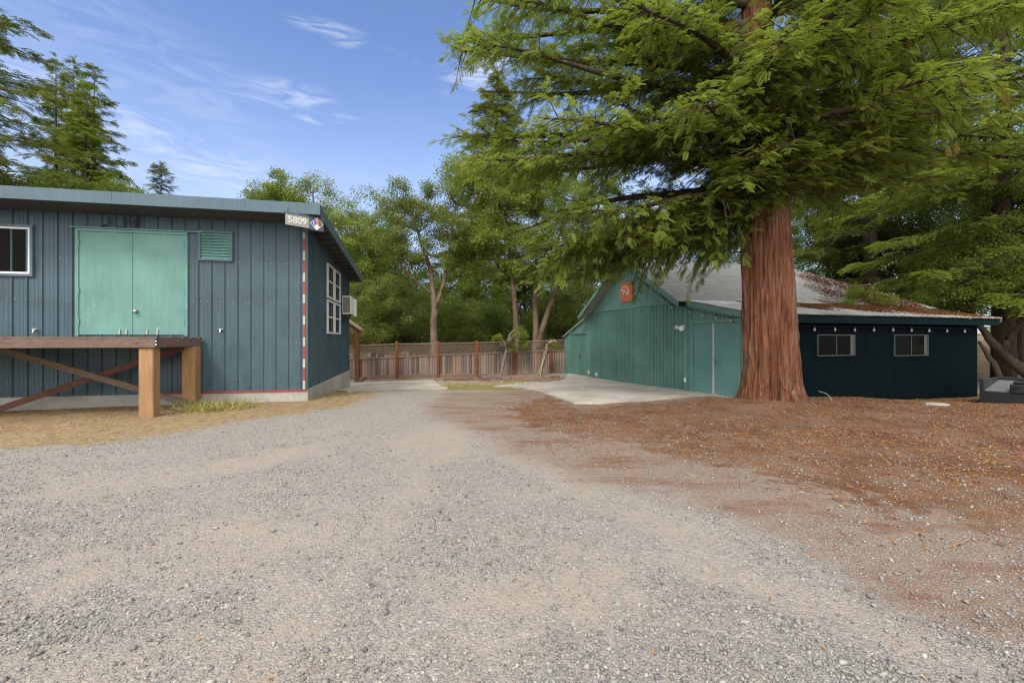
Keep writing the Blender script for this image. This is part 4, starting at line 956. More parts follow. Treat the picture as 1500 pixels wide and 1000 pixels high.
# ------------------------------------------------------------------ broad-leaved trees
def broad(name, label, trunks, crowns, ncl, per, cr, lsz, mat, bark='bark', seed=1, group=None, flat=.25, nlimb=16, cat='tree', tmpl=None, base=None, twig=True, shell=.45):
    """trunks: lists of (px, py, Y, radius); crowns: (px, py, Y, rx_px, ry_px, depth_m)"""
    rr = random.Random(seed); g = np.random.default_rng(seed); tps = []
    p0 = ray(*trunks[0][0][:3]) if trunks else ray(*crowns[0][:3])
    gz = float(ground_z(p0.x, p0.y)); t = thing(name, (p0.x, p0.y, gz), label, cat, group); mb = MB()
    for tr in trunks:
        pts = [ray(*q[:3]) for q in tr]; rads = [q[3] for q in tr]
        fine, fr = [], []
        for i in range(len(pts) - 1):
            for k in range(5):
                u = k / 5; w_ = Vector((mnoise.noise((i + u, seed, 1)), mnoise.noise((i + u, seed, 7)), 0)) * rads[i] * .7 * (0 if (i == 0 and k == 0) else 1)
                fine.append(pts[i].lerp(pts[i + 1], u) + w_); fr.append(rads[i] + (rads[i + 1] - rads[i]) * u)
        fine.append(pts[-1]); fr.append(rads[-1])
        mb.tube(fine, fr, 9); tps += fine[len(fine) // 3:]
    C = []
    for k, (cx, cy, Y, rx, ry, dp) in enumerate(crowns):
        c = ray(cx, cy, Y); s = Y / F; n = max(1, int(ncl / len(crowns)))
        for _ in range(n):
            v = Vector((rr.gauss(0, 1), rr.gauss(0, 1), rr.gauss(0, 1))).normalized() * (rr.random() ** shell)
            C.append(c + Vector((v.x * rx * s, v.y * dp, v.z * ry * s)))
    limb_pts = list(tps) or [Vector((p0.x, p0.y, gz + 1))]
    order = C[:]; rr.shuffle(order)
    for i, c in enumerate(order[:nlimb] if trunks else []):
        b = min((q for q in tps), key=lambda q: (q - c).length + max(0, q.z - c.z + .5) * 2)
        m1 = b.lerp(c, .35) + Vector((rr.uniform(-.3, .3), rr.uniform(-.3, .3), .12 * (c - b).length * rr.uniform(-.2, 1))); m2 = b.lerp(c, .7) + Vector((rr.uniform(-.3, .3), rr.uniform(-.3, .3), .1 * (c - b).length * rr.uniform(-.2, 1)))
        r0 = min(.11, .03 + .016 * (c - b).length); mb.tube([b, m1, m2, c], [r0, r0 * .7, r0 * .45, .012], 6); limb_pts += [b.lerp(m1, .5), m1, m1.lerp(m2, .5), m2]
    if twig and trunks:
        for c in order[nlimb:]:
            b = min(limb_pts, key=lambda q: (q - c).length); mid = b.lerp(c, .5) + Vector((rr.uniform(-.2, .2), rr.uniform(-.2, .2), rr.uniform(-.1, .25))); mb.tube([b, mid, c], [.028, .018, .007], 4, False)
    if mb.v: mb.build('trunk', M[bark], t, smooth=True)
    C = np.array([tuple(c) for c in C]); N = len(C) * per
    v = g.normal(size=(N, 3)); v /= np.linalg.norm(v, axis=1, keepdims=True); v *= (g.random((N, 1)) ** .5)
    crs = np.repeat(cr * g.uniform(.6, 1.3, len(C)), per)[:, None]
    T3 = np.repeat(C, per, axis=0) + v * crs * np.array([1.1, 1.1, .7])
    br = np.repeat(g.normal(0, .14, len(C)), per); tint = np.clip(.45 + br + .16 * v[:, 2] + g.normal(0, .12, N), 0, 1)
    Vs, Fs, Ts, off = [], [], [], 0
    tm = tmpl or LEAF
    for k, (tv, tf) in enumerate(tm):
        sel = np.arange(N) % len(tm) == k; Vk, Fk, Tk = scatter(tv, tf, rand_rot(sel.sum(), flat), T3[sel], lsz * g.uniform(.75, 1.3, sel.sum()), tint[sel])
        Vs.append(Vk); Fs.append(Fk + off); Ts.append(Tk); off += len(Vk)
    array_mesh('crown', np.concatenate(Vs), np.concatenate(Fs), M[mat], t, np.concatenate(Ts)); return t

broad('maple_tree', 'bright yellow green loose tree rising behind the blue gable corner', [[(470, 520, 33, .22), (466, 420, 33, .18), (462, 330, 33, .10), (458, 280, 33, .04)]],
      [(440, 300, 33, 62, 46, 2.6), (478, 330, 32.5, 62, 56, 2.6), (508, 370, 32, 48, 56, 2.2), (400, 296, 33, 30, 24, 1.6)], 170, 46, .62, .30, 'leaf_yel', 'bark', 31)
broad('oak_tree', 'airy oak with forked trunk behind the third fence bay', [[(637, 545, 27, .26), (636, 500, 27, .22), (637, 455, 27, .20), (632, 400, 27, .14), (615, 350, 27, .08), (600, 300, 27, .03)], [(637, 455, 27, .16), (650, 415, 26.8, .11), (662, 350, 26.6, .07), (668, 300, 26.6, .03)], [(632, 430, 27, .10), (606, 408, 26.7, .07), (575, 375, 26.4, .045), (548, 362, 26.2, .015)]],
      [(590, 300, 27, 46, 36, 2.0), (640, 310, 27, 50, 42, 2.2), (570, 345, 26.5, 38, 40, 1.8), (625, 370, 27, 60, 40, 2.2), (670, 350, 26.5, 34, 50, 1.8)], 150, 42, .55, .25, 'leaf_oak', 'bark', 32, nlimb=26)
broad('oak_tree', 'leaning pale trunk tree behind the leafy sapling', [[(759, 545, 27.5, .20), (756, 470, 27.5, .17), (749, 390, 27.5, .13), (738, 320, 27.5, .07), (725, 270, 27.5, .03)]],
      [(712, 300, 27.5, 56, 52, 2.4), (750, 280, 27.8, 52, 44, 2.4), (700, 365, 27, 46, 44, 2.0), (755, 350, 27, 56, 46, 2.2), (690, 262, 28, 44, 34, 2.0), (735, 245, 28.5, 40, 30, 2.0)], 250, 44, .6, .27, 'leaf_yel', 'bark', 33, nlimb=20)
broad('oak_tree', 'forked grey trunk tree nearest the barn beyond the fence', [[(786, 550, 28.5, .24), (785, 480, 28.5, .19), (784, 420, 28.5, .15), (784, 350, 28.5, .08), (790, 300, 28.5, .03)], [(788, 510, 28.4, .19), (800, 465, 28.2, .17), (813, 432, 28, .14), (812, 380, 28, .08), (825, 320, 28, .03)]],
      [(800, 300, 28.5, 58, 50, 2.4), (850, 320, 28, 56, 52, 2.4), (820, 375, 27.5, 64, 36, 2.2), (890, 360, 28, 50, 44, 2.2), (800, 262, 29, 54, 36, 2.2), (870, 280, 29, 50, 40, 2.2)], 280, 42, .6, .26, 'leaf_bay', 'bark', 34, nlimb=20)
broad('bay_tree', 'low dark evergreen crowding the porch post behind the fence', [[(560, 540, 30, .18), (560, 440, 30, .1), (560, 400, 30, .03)]],
      [(545, 440, 30, 56, 46, 2.4), (590, 450, 29.5, 46, 44, 2.2), (530, 490, 29, 44, 28, 2)], 150, 40, .6, .26, 'leaf_oak', 'bark_d', 35)
fill = []
for i, (px, py, Y, rx, ry, mt, lab) in enumerate((
        (545, 372, 37, 56, 88, 'leaf_yel', 'sunny green tree filling the notch between the maple and the airy oak'), (520, 420, 38, 70, 96, 'leaf_bay', 'deep green bushy tree showing between the blue wall and the oak'), (600, 440, 40, 62, 90, 'leaf_dark', 'dark bushy tree filling the gap left of the forked oak trunk'), (690, 430, 39, 64, 100, 'leaf_bay', 'deep green tree filling the gap right of the forked oak trunk'), (770, 440, 42, 66, 96, 'leaf_dark', 'dark tree behind the leaning pale trunk'), (850, 430, 40, 70, 110, 'leaf_dark', 'shadowy tree rising behind the barn annex roof'),
        (935, 380, 42, 72, 120, 'leaf_bay', 'green tree showing above the barn gable peak'), (1030, 330, 40, 80, 110, 'leaf_bay', 'green tree above the barn ridge left of the great trunk'), (1135, 340, 40, 72, 110, 'leaf_bay', 'green tree hidden partly by the great trunk above the ridge'),
        (1225, 345, 33, 70, 96, 'leaf_yel', 'sunny green tree above the hipped end of the barn roof'), (1320, 360, 31, 80, 120, 'leaf_bay', 'bushy bay tree behind the middle of the lean-to roof'), (1410, 380, 27, 74, 110, 'leaf_dark', 'dark bay tree behind the far end of the lean-to roof'), (1350, 220, 32, 110, 130, 'leaf_dark', 'tall dark leafy tree filling the upper right behind redwood boughs'), (1500, 300, 26, 80, 190, 'leaf_bay', 'tall leafy bay at the right edge above the leaning trunks'), (1210, 200, 38, 100, 110, 'leaf_bay', 'tall green tree just right of the great trunk top'),
        (1560, 430, 34, 90, 110, 'leaf_bay', 'tree beyond the tan slope at the far right edge'))):
    Yt = Y; broad('background_tree', lab, [[(px, 545, Yt, .22), (px + 4, 470, Yt, .17), (px - 3, py, Yt, .11), (px, py - ry * .6, Yt, .03)]],
          [(px, py - ry * .3, Yt, rx * .8, ry * .7, 2.6), (px - rx * .35, py + ry * .25, Yt, rx * .7, ry * .65, 2.6), (px + rx * .35, py + ry * .25, Yt - .5, rx * .7, ry * .65, 2.6)], 170, 44, .8, .32, mt, 'bark_d', 50 + i, group='trees beyond the fence and barn', nlimb=8, twig=False)
for i, (px, Y, rx, h, lab) in enumerate(((500, 46, 90, 120, 'far dark thicket tree seen low beyond the left fence'), (610, 48, 90, 110, 'far dark thicket tree seen low behind the forked oak'), (720, 50, 90, 120, 'far dark thicket tree seen low between oak and leaning trunk'), (830, 48, 90, 120, 'far dark thicket tree seen low beside the barn annex'), (420, 46, 80, 140, 'far tree hidden mostly by the blue building'))):
    broad('background_tree', lab, [[(px, 530, Y, .2), (px, 480, Y, .1)]], [(px, 470, Y, rx, 56, 3), (px - 30, 440, Y, rx * .7, h * .45, 3), (px + 30, 440, Y + 1, rx * .7, h * .45, 3)], 130, 34, .95, .42, 'leaf_dark', 'bark_d', 80 + i, group='trees beyond the fence and barn', nlimb=4, twig=False)
for i, (px, py, Y, rx, ry, lab) in enumerate(((555, 470, 34, 60, 46, 'low dark bush behind the lattice right of the porch'), (655, 480, 33, 56, 40, 'low dark bush behind the lattice right of the forked oak trunk'), (720, 475, 34, 50, 44, 'low dark bush behind the lattice left of the leafy sapling'), (815, 470, 33, 56, 46, 'low dark bush behind the lattice beside the barn annex'))):
    broad('bush', lab, [[(px, 550, Y, .1), (px, 500, Y, .05)]], [(px, py, Y, rx, ry, 2), (px + 20, py + 26, Y - .5, rx, 26, 1.6)], 120, 40, .7, .32, 'leaf_dark', 'bark_d', 130 + i, group='bushes behind the fence', cat='bush', nlimb=5, twig=False)
# shrubs right behind the left roof, and low growth
for i, (px, py, Y, rx, lab) in enumerate(((20, 262, 27, 48, 'sunny yellow green tree crest over the far left of the blue roof'), (105, 268, 28, 44, 'sunny yellow green tree crest over the middle of the blue roof'), (175, 274, 29, 34, 'sunny yellow green tree crest over the right of the blue roof'))):
    broad('maple_tree', lab, [[(px, 540, Y, .2), (px, 400, Y, .14), (px, 300, Y, .05)]], [(px, py + 22, Y, rx, 32, 2.0), (px + 10, py + 60, Y, rx, 40, 2.2)], 90, 44, .6, .28, 'leaf_yel', 'bark', 90 + i, nlimb=8, twig=False)
# bay trees with bare leaning trunks at the right edge
broad('bay_tree', 'gnarled bay with leaning bare trunks beside the black tank', [[(1530, 565, 17.5, .24), (1492, 537, 17.6, .20), (1464, 513, 17.7, .16), (1448, 495, 17.8, .13), (1436, 478, 17.9, .10), (1425, 455, 18, .07), (1405, 420, 18, .03)], [(1470, 518, 17.7, .12), (1475, 500, 17.6, .11), (1492, 480, 17.5, .10), (1515, 455, 17.4, .08)], [(1468, 560, 17.3, .11), (1456, 532, 17.4, .10), (1444, 515, 17.6, .07), (1434, 500, 17.8, .05)]],
      [(1440, 400, 18.5, 60, 46, 2.0), (1490, 420, 18, 46, 40, 1.6), (1400, 430, 18.5, 44, 26, 1.4)], 120, 42, .45, .20, 'leaf_bay', 'bark_d', 101, nlimb=22)
broad('bay_tree', 'upright brown trunk at the right edge behind the black tank', [[(1494, 545, 19, .22), (1491, 470, 19, .18), (1487, 400, 19, .15), (1478, 300, 19, .15), (1470, 200, 19, .07)]],
      [(1470, 330, 19, 60, 50, 2.0), (1440, 260, 19, 60, 50, 2.0), (1500, 260, 19, 50, 60, 2.0)], 120, 40, .5, .22, 'leaf_bay', 'bark_d', 102, nlimb=20)
broad('shrub', 'bright leafy sprig overhanging the lean-to roof', [[(1335, 470, 18.6, .05), (1300, 440, 18.3, .04), (1268, 425, 17.3, .02)]], [(1256, 432, 16.7, 24, 17, .5), (1290, 436, 17.3, 22, 14, .5), (1240, 452, 16.5, 10, 12, .3)], 40, 34, .20, .13, 'leaf_yel', 'bark', 103, cat='shrub', nlimb=12)
# plants by the fence
broad('sapling', 'leaning pruned tree with a leafy drooping head by the fence', [[(733, 556, 23.2, .075), (737, 535, 23.2, .07), (742, 505, 23.2, .06), (746, 492, 23.2, .05), (752, 484, 23.2, .03)]],
      [(760, 490, 23.2, 13, 11, .45), (766, 502, 23.2, 8, 14, .4), (752, 508, 23.2, 6, 14, .3), (729, 494, 23.2, 6, 4, .15)], 60, 26, .17, .10, 'leaf_yel', 'bark_pale', 110, nlimb=10)
broad('tree_stump', 'cut leaning trunk with sparse yellowing leaves beside the barn annex', [[(789, 553, 23.0, .13), (793, 540, 23.0, .10), (800, 515, 23.0, .085), (804, 502, 23.0, .075), (810, 499, 23.0, .06), (815, 502, 23.0, .045)]],
      [(811, 507, 23.0, 9, 6, .25)], 14, 16, .13, .09, 'leaf_yel', 'bark_pale', 111, nlimb=4)
# stake leaning on that trunk
sk = thing('wooden_stake', ray(793, 551, 22.7), 'thin pale stake leaning on the cut trunk by the fence', 'stake')
r = MB(); p, q = ray(791.5, 550.5, 22.75), ray(795, 525, 22.75); r.bar(p, q, .035, .035, (0, 1, 0)); r.build('pole', M['stripe_cream'], sk); r = MB(); r.bar(ray(786, 552.5, 22.7), ray(794, 553.5, 22.7), .16, .10); r.build('foot', M['found'], sk)

# ------------------------------------------------------------------ ground litter, stones, grass
def rock_template(seed):
    r = np.random.default_rng(seed)
    v = np.array([(-1, 0, 0), (1, 0, 0), (0, -1, 0), (0, 1, 0), (0, 0, -1), (0, 0, 1), (.7, .7, .3), (-.7, .6, -.2)], float)[:6] * r.uniform(.6, 1.15, (6, 1)) + r.normal(0, .12, (6, 3)); v[:, 2] *= .6
    f = np.array([(0, 2, 5), (2, 1, 5), (1, 3, 5), (3, 0, 5), (2, 0, 4), (1, 2, 4), (3, 1, 4), (0, 3, 4)]); return v, f
def near_ground(N, ymin, ymax, power=1.0):
    Y = ymin + (ymax - ymin) * rng.random(N) ** power; X = (rng.random(N) * 2 - 1) * Y * 1.2; return X, Y
def in_poly(P, X, Y): return poly_sd(P, X, Y)
def mknoise(X, Y, s, o): return np.array([mnoise.noise((x * s, y * s, o)) for x, y in zip(X, Y)])
def cut(n, keep, *arr): return [a[keep] for a in arr]
M['stone'] = None
def mk_stone():
    n = NT('stone_chips'); return n.done(n.ramp(n.attr('tint'), [(0, (.10, .098, .094)), (.2, (.19, .187, .178)), (.6, (.29, .279, .256)), (.9, (.38, .36, .32)), (1, (.47, .445, .40))]), .85, 0, .2)
M['stone'] = mk_stone()
X, Y = near_ground(230000, 1.9, 13.5, 1.75)
w1 = mknoise(X, Y, .9, 2.2) + .6 * mknoise(X, Y, 2.6, 9.2)
dd = poly_sd(dirt_poly, X, Y); ds = np.max([poly_sd(p, X, Y) for p in sand_polys], axis=0); dst = poly_sd(straw_poly, X, Y)
pk = np.clip(.55 + .75 * w1, .06, 1) * np.where(dd > 0, .42, 1) * np.where(ds > 0, .22, 1) * np.where(dst > 0, .1, 1)
kp = rng.random(len(X)) < pk; X, Y = X[kp], Y[kp]
Zg = ground_z(X, Y)
def gbump(X, Y): return mknoise(X, Y, .55, 3.1) * .03 + mknoise(X, Y, 1.7, 8.1) * .014 + mknoise(X, Y, 4.1, 1.1) * .006
Zg = Zg + gbump(X, Y) * sstep(0, 3, Y)
N = len(X); Vs, Fs, Ts, off = [], [], [], 0
size = rng.lognormal(math.log(.0068), .48, N).clip(.003, .028)
for k in range(6):
    s = np.arange(N) % 6 == k; tv, tf = rock_template(k); R = rand_rot(s.sum(), .35)
    Vk, Fk, Tk = scatter(tv, tf, R, np.stack([X[s], Y[s], Zg[s] + size[s] * .25], 1), size[s], rng.beta(2, 2.2, s.sum())); Vs.append(Vk); Fs.append(Fk + off); Ts.append(Tk); off += len(Vk)
array_mesh('gravel', np.concatenate(Vs), np.concatenate(Fs), M['stone'], None, np.concatenate(Ts), kind='stuff', label='loose grey stone chips over the driveway')
print('stones', N)
# fallen leaves and duff flakes
def mk_litter():
    n = NT('fallen_leaf'); return n.done(n.ramp(n.attr('tint'), [(0, (.070, .032, .018)), (.4, (.25, .108, .045)), (.75, (.43, .21, .08)), (.93, (.56, .32, .12)), (1, (.60, .46, .27))]), .8, 0, .15)
M['litter'] = mk_litter()
LV = np.array([(-.5, 0, 0), (0, -.2, .07), (.5, 0, 0), (0, .2, .07)], float); LF = np.array([(0, 1, 2, 3)])
NV = np.array([(-.5, -.035, 0), (.5, -.02, .05), (.5, .02, .05), (-.5, .035, 0)], float)
TV = np.array([(-.5, -.016, 0), (.5, -.008, .03), (.5, .008, .03), (-.5, .016, 0)], float)
def litter(name, X, Y, Z, smin, smax, label, narrow=0.0, tb=(1.6, 2.0), flat=.6, mat='litter', thin=False):
    Vs, Fs, Ts, off = [], [], [], 0; nar = rng.random(len(X)) < narrow
    for tv, s in ((LV, ~nar), (TV if thin else NV, nar)):
        if s.sum() == 0: continue
        Vk, Fk, Tk = scatter(tv, LF, rand_rot(s.sum(), flat), np.stack([X[s], Y[s], Z[s]], 1), rng.uniform(smin, smax, s.sum()), rng.beta(tb[0], tb[1], s.sum())); Vs.append(Vk); Fs.append(Fk + off); Ts.append(Tk); off += len(Vk)
    return array_mesh(name, np.concatenate(Vs), np.concatenate(Fs), M[mat], None, np.concatenate(Ts), kind='stuff', label=label)
X = rng.uniform(-1, 19, 210000); Y = rng.uniform(3.5, 15.5, 210000); sd = poly_sd(duff_poly, X, Y); wn = mknoise(X, Y, .7, 4.4)
p = sstep(-1.9, 2.8, sd + 1.9 * wn + .9 * mknoise(X, Y, 2.1, 7.7)) * np.clip(.75 + 1.4 * mknoise(X, Y, 1.1, 12.7), .15, 1.2) * np.clip(.35 + .5 * sstep(1, 9, X) + .4 * wn, .05, 1); p = np.where((np.hypot(X - TREE[0], Y - TREE[1]) < .8) | (RB.x.x * (X - 5.63) + RB.x.y * (Y - 14.67) > -.1) & (RB.y.x * (X - 5.63) + RB.y.y * (Y - 14.67) > GF - .05), 0, p)
kp = rng.random(len(X)) < p; X, Y = X[kp], Y[kp]
litter('fallen_leaves', X, Y, ground_z(X, Y) + gbump(X, Y) + .010, .018, .055, 'rust brown fallen leaves and duff under the redwood', .45)
print('leaves', len(X))
k_ = rng.integers(0, len(X), 3200); litter('fallen_twigs', X[k_], Y[k_], ground_z(X[k_], Y[k_]) + gbump(X[k_], Y[k_]) + .014, .10, .32, 'thin brown twigs lying in the duff', 1.0, (1.2, 2.6), .75, 'litter', True)
X, Y = near_ground(230, 2.2, 12); litter('scattered_leaves', X, Y, ground_z(X, Y) + gbump(X, Y) + .012, .022, .048, 'stray tan leaves scattered over the gravel', .1, (3, 1.6))
X = rng.uniform(-9, 4, 9000); Y = rng.uniform(20, 24, 9000); kp = poly_sd(mulch_poly, X, Y) > -.1; kp &= rng.random(9000) < .55; litter('bark_mulch', X[kp], Y[kp], ground_z(X[kp], Y[kp]) + .02, .04, .10, 'bark mulch in the bed below the fence', .5, (2.6, 1.5))
# leaf litter on the roofs
def roof_pts(N, a0, a1, b0, b1, zf, dens):
    a = rng.uniform(a0, a1, N); b = rng.uniform(b0, b1, N); k = rng.random(N) < dens(a, b); a, b = a[k], b[k]
    return RB.o.x + a * RB.x.x + b * RB.y.x, RB.o.y + a * RB.x.y + b * RB.y.y, zf(a, b)
x1, y1, z1 = roof_pts(26000, 1.8, LE, LO, -.05, lambda a, b: LZ0 + .138 + b * LSL, lambda a, b: sstep(.35, 1.1, (b - LO) / 1.9 + (a - 4.2) * .12 + .25 * np.sin(a * 3) * np.cos(b * 2)))
x2, y2, z2 = roof_pts(34000, 3.5, 11, HB, 3.2, lambda a, b: RZ - (RBB - b) * RS + .152, lambda a, b: sstep(.3, 1.3, (a - 4.5) * .30 - b * .12 + .35 * np.sin(a * 2.3 + b) * np.cos(b * 3)) * (a < 8 + RBB - b - .05))
litter('roof_leaves', np.concatenate([x1, x2]), np.concatenate([y1, y2]), np.concatenate([z1, z2]), .05, .12, 'brown leaves lying on the barn and lean-to roofs', .3, (1.8, 1.7), .8)
# dry grass and green tufts
def mk_grass():
    n = NT('grass_blades'); return n.done(n.ramp(n.attr('tint'), [(0, (.19, .115, .05)), (.35, (.42, .29, .12)), (.62, (.56, .42, .20)), (.7, (.30, .31, .08)), (1, (.13, .21, .03))]), .8, 0, .15)
M['grass'] = mk_grass()
BL = np.array([(-.03, 0, 0), (.03, 0, 0), (.12, .018, .6), (.25, 0, 1.0), (.09, -.018, .6)], float); BF = np.array([(0, 1, 2, 4), (4, 2, 3, 3)])
BV = np.array([(-.03, 0, 0), (.03, 0, 0), (.2, .0, 1), (.19, 0, 1)], float); BQ = np.array([(0, 1, 2, 3)])
def grass(name, X, Y, hmin, hmax, label, tint, lean=.9):
    N = len(X); d = rng.normal(size=(N, 3)) * np.array([lean, lean, .15]); d[:, 2] = np.abs(d[:, 2]) + .35
    z = d / np.linalg.norm(d, axis=1, keepdims=True); x = rng.normal(size=(N, 3)); x -= (x * z).sum(1, keepdims=True) * z; x /= np.linalg.norm(x, axis=1, keepdims=True)
    V, Fc, T = scatter(BV, BQ, np.stack([x, np.cross(z, x), z], 2), np.stack([X, Y, ground_z(X, Y) + gbump(X, Y) - .005], 1), rng.uniform(hmin, hmax, N), tint)
    return array_mesh(name, V, Fc, M['grass'], None, T, kind='stuff', label=label)
N = 90000; X = rng.uniform(-14, -3, N); Y = rng.uniform(6.5, 17, N); sd = poly_sd(straw_poly, X, Y); wn = mknoise(X, Y, 1.2, 6.6)
la = (X + 5.52) * LB.x.x + (Y - 12.23) * LB.x.y; lbv = (X + 5.52) * LB.y.x + (Y - 12.23) * LB.y.y
p = sstep(-.5, 1.0, sd + .8 * wn) * np.clip(.6 + .9 * wn, .1, 1); p = np.where((la < .05) & (lbv > -.05), 0, p); kp = rng.random(N) < p; X, Y = X[kp], Y[kp]
gn = mknoise(X, Y, .55, 15.3); edge_ = poly_sd(straw_poly, X, Y)
tn = np.where(rng.random(len(X)) < sstep(.18, .42, gn) * np.where(edge_ < 1.2, .8, .25), rng.uniform(.72, 1, len(X)), rng.beta(2, 2, len(X)) * .62)
tn = np.where(rng.random(len(X)) < .25, rng.uniform(0, .12, len(X)), tn)
grass('dry_grass', X, Y, .03, .11, 'flattened straw and grass along the blue building', tn)
N = 7000; X = rng.uniform(-4, 2, N); Y = rng.uniform(18, 24, N); kp = poly_sd(grass_poly, X, Y) > -.15; X, Y = X[kp], Y[kp]; grass('green_grass', X, Y, .08, .22, 'strip of green grass beyond the gravel drive', rng.uniform(.35, .95, len(X)), .5)
# tuft by the dock post and the base of the wall
q = [gpt(335, 600), gpt(300, 602), gpt(345, 597), gpt(288, 598)]
X = np.concatenate([rng.normal(a, .25, 260) for a, b in q]); Y = np.concatenate([rng.normal(b, .12, 260) for a, b in q]); grass('weeds', X, Y, .10, .32, 'green and dry weeds beside the dock post', np.where(rng.random(len(X)) < .6, rng.uniform(.66, 1, len(X)), rng.uniform(.2, .6, len(X))), .45)
# straw patch and twigs in the duff
q = gpt(1260, 655); X = rng.normal(q[0], 1.5, 260); Y = rng.normal(q[1], .8, 260); grass('straw', X, Y, .05, .14, 'pale straw lying in the duff right of the redwood', rng.uniform(.2, .62, len(X)), 1.6)

# flat stone by the wall
c = gpt(1373, 592.5); r = MB(); r.tube([(c[0], c[1], float(ground_z(*c)) - .03), (c[0], c[1], float(ground_z(*c)) + .035)], [.30, .24], 7); o = r.build('paving_stone', M['found'], None, bevel=.01); o['label'] = 'flat pale paving stone in the duff before the navy wall'; o['category'] = 'stone'
o.scale = (1, 1, 1)
# curved dead stalk by the trunk
c = gpt(1219, 588); b0_ = Vector((c[0], c[1], float(ground_z(*c)))); r = MB(); r.tube([b0_, b0_ + Vector((-.05, 0, .12)), b0_ + Vector((-.17, 0, .22)), b0_ + Vector((-.36, 0, .27))], [.008, .008, .006, .004], 5); o = r.build('dead_stalk', M['stripe_cream'], None); o['label'] = 'thin pale arching stalk right of the redwood base'; o['category'] = 'plant'

# ------------------------------------------------------------------ camera, sun, sky
cam = bpy.data.cameras.new('camera'); co = bpy.data.objects.new('camera', cam); COL.objects.link(co)
cam.sensor_width = 36; cam.lens = 36 * F / 1500; cam.shift_y = -(500 - CY) / 1500; cam.clip_end = 3000; cam.clip_start = .05
co.location = (0, 0, EYE); co.rotation_euler = (math.pi / 2, 0, 0); S.camera = co
sd_ = Vector((-.22, -.62, .72)).normalized()
su = bpy.data.lights.new('sun', 'SUN'); so = bpy.data.objects.new('sun', su); COL.objects.link(so); so.location = (0, 0, 30)
su.energy = 1.4; su.angle = math.radians(14); su.color = (1, .93, .82); so.rotation_euler = sd_.to_track_quat('Z', 'Y').to_euler()
W = bpy.data.worlds.new('World'); S.world = W; W.use_nodes = True; nt = W.node_tree; N_, L_ = nt.nodes, nt.links
bg = N_['Background']; sky = N_.new('ShaderNodeTexSky'); sky.sky_type = 'NISHITA'; sky.sun_disc = False
sky.sun_elevation = math.asin(sd_.z); sky.sun_rotation = math.atan2(sd_.x, sd_.y); sky.air_density = 1.0; sky.dust_density = 1.6; sky.ozone_density = 3.0
tc = N_.new('ShaderNodeTexCoord')
def wmap(scale=(1, 1, 1), rot=(0, 0, 0), loc=(0, 0, 0), src=None):
    m = N_.new('ShaderNodeMapping'); m.inputs['Scale'].default_value = scale; m.inputs['Rotation'].default_value = rot; m.inputs['Location'].default_value = loc
    L_.new(src or tc.outputs['Generated'], m.inputs[0]); return m.outputs[0]
def wnoise(vec, sc, det, dist=.5):
    n = N_.new('ShaderNodeTexNoise'); n.inputs['Scale'].default_value = sc; n.inputs['Detail'].default_value = det; n.inputs['Roughness'].default_value = .6; n.inputs['Distortion'].default_value = dist
    L_.new(vec, n.inputs['Vector']); return n.outputs[0]
def wmath(op, a, b, clamp=False):
    n = N_.new('ShaderNodeMath'); n.operation = op; n.use_clamp = clamp
    for i, v in enumerate((a, b)):
        if hasattr(v, 'is_output'): L_.new(v, n.inputs[i])
        else: n.inputs[i].default_value = v
    return n.outputs[0]
def wramp(f, a, b, hi=1.0):
    r = N_.new('ShaderNodeMapRange'); r.interpolation_type = 'SMOOTHSTEP'; L_.new(f, r.inputs[0]); r.inputs[1].default_value = a; r.inputs[2].default_value = b; r.inputs[3].default_value = 0; r.inputs[4].default_value = hi; return r.outputs[0]
tex = wnoise(wmap((1.4, 1.4, 6.5), (0, math.radians(10), 0)), 5.5, 8, 1.6)
tot = wramp(wnoise(wmap((1.0, 1.0, 3.0), (0, math.radians(-24), 0)), 1.5, 6), .46, .9, .22)
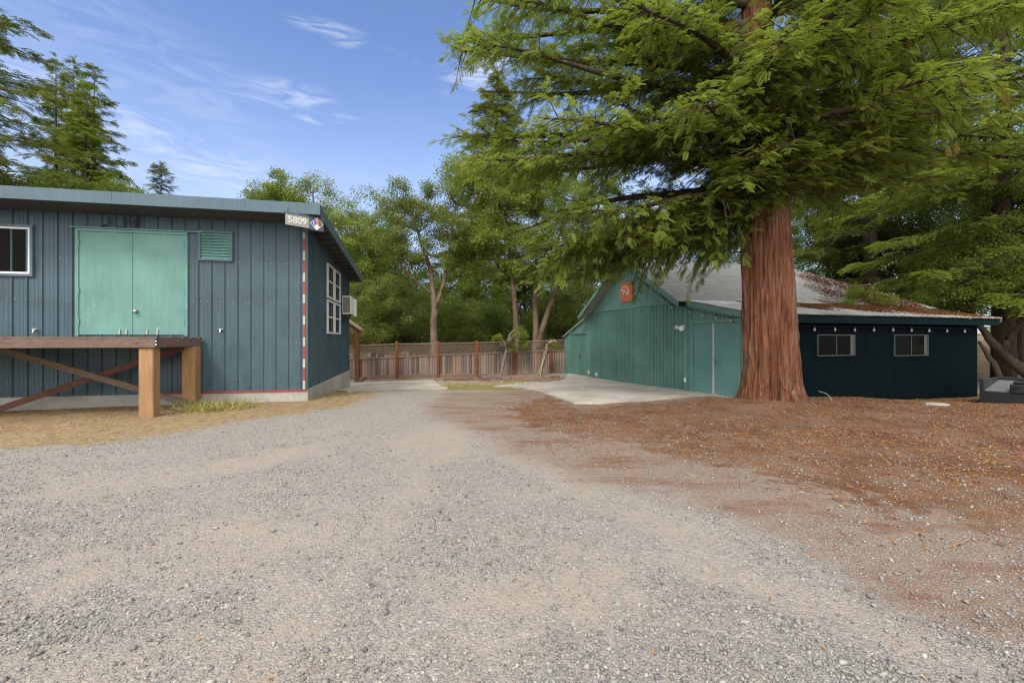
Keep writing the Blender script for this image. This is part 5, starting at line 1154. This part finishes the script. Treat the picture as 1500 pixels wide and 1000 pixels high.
for px, py, rx, rz_, rot, hi in ((548, 76, .085, .016, -3, .42), (418, 137, .10, .026, 4, .42), (475, 174, .075, .012, 8, .36), (480, 42, .08, .014, 0, .35), (700, 100, .10, .05, 20, .45), (300, 235, .34, .05, -22, .16), (180, 60, .30, .10, -25, .10), (70, 180, .3, .10, 0, .12)):
    d_ = Vector(((px - CX) / F, 1, -(py - CY) / F)).normalized()
    v1 = wmap(loc=tuple(-d_)); v2 = wmap(rot=(0, math.radians(rot), 0), src=v1); v3 = wmap(scale=(1 / rx, 1 / (rx * 3), 1 / rz_), src=v2)
    g = N_.new('ShaderNodeTexGradient'); g.gradient_type = 'SPHERICAL'; L_.new(v3, g.inputs[0])
    w_ = wmath('MULTIPLY', wramp(g.outputs['Fac'], 0, .9, 1.0), wramp(tex, .40, .66, hi)); tot = wmath('ADD', tot, w_, True)
sp_ = N_.new('ShaderNodeSeparateXYZ'); L_.new(tc.outputs['Generated'], sp_.inputs[0])     # unseen bright cloud added overhead and behind the camera as fill light
fill_bank = wmath('ADD', wramp(sp_.outputs[2], .66, .86), wramp(wmath('MULTIPLY', sp_.outputs[1], -1.0), .05, .5), True)
fill_bank = wmath('MULTIPLY', fill_bank, wramp(wnoise(tc.outputs['Generated'], 2.2, 5), .25, .6)); fill_bank = wmath('MULTIPLY', fill_bank, wramp(sp_.outputs[2], -.02, .15))
hz_low = wmath('SUBTRACT', .30, wramp(sp_.outputs[2], .02, .55, .30)); tot = wmath('ADD', tot, hz_low, True)
mx_ = N_.new('ShaderNodeMix'); mx_.data_type = 'RGBA'
tn_ = N_.new('ShaderNodeMix'); tn_.data_type = 'RGBA'; tn_.blend_type = 'MULTIPLY'; tn_.inputs[0].default_value = 1; L_.new(sky.outputs[0], tn_.inputs[6]); tn_.inputs[7].default_value = (.94, .97, 1.12, 1)
L_.new(tot, mx_.inputs[0]); L_.new(tn_.outputs[2], mx_.inputs[6]); mx_.inputs[7].default_value = (5.4, 5.5, 5.9, 1); mb_ = N_.new('ShaderNodeMix'); mb_.data_type = 'RGBA'
L_.new(fill_bank, mb_.inputs[0]); L_.new(mx_.outputs[2], mb_.inputs[6]); mb_.inputs[7].default_value = (13, 12.6, 11.9, 1); L_.new(mb_.outputs[2], bg.inputs['Color']); bg.inputs['Strength'].default_value = .13
S.view_settings.view_transform = 'Standard'; S.view_settings.look = 'None'; S.view_settings.exposure = 0.75; S.view_settings.gamma = 1
S.cycles.max_bounces = 6; S.cycles.transparent_max_bounces = 8

S.cycles.use_denoising = True
S.cycles.denoising_prefilter = 'NONE'
S.cycles.use_adaptive_sampling = False
S.cycles.filter_width = 1.2
S.cycles.sample_clamp_indirect = 6
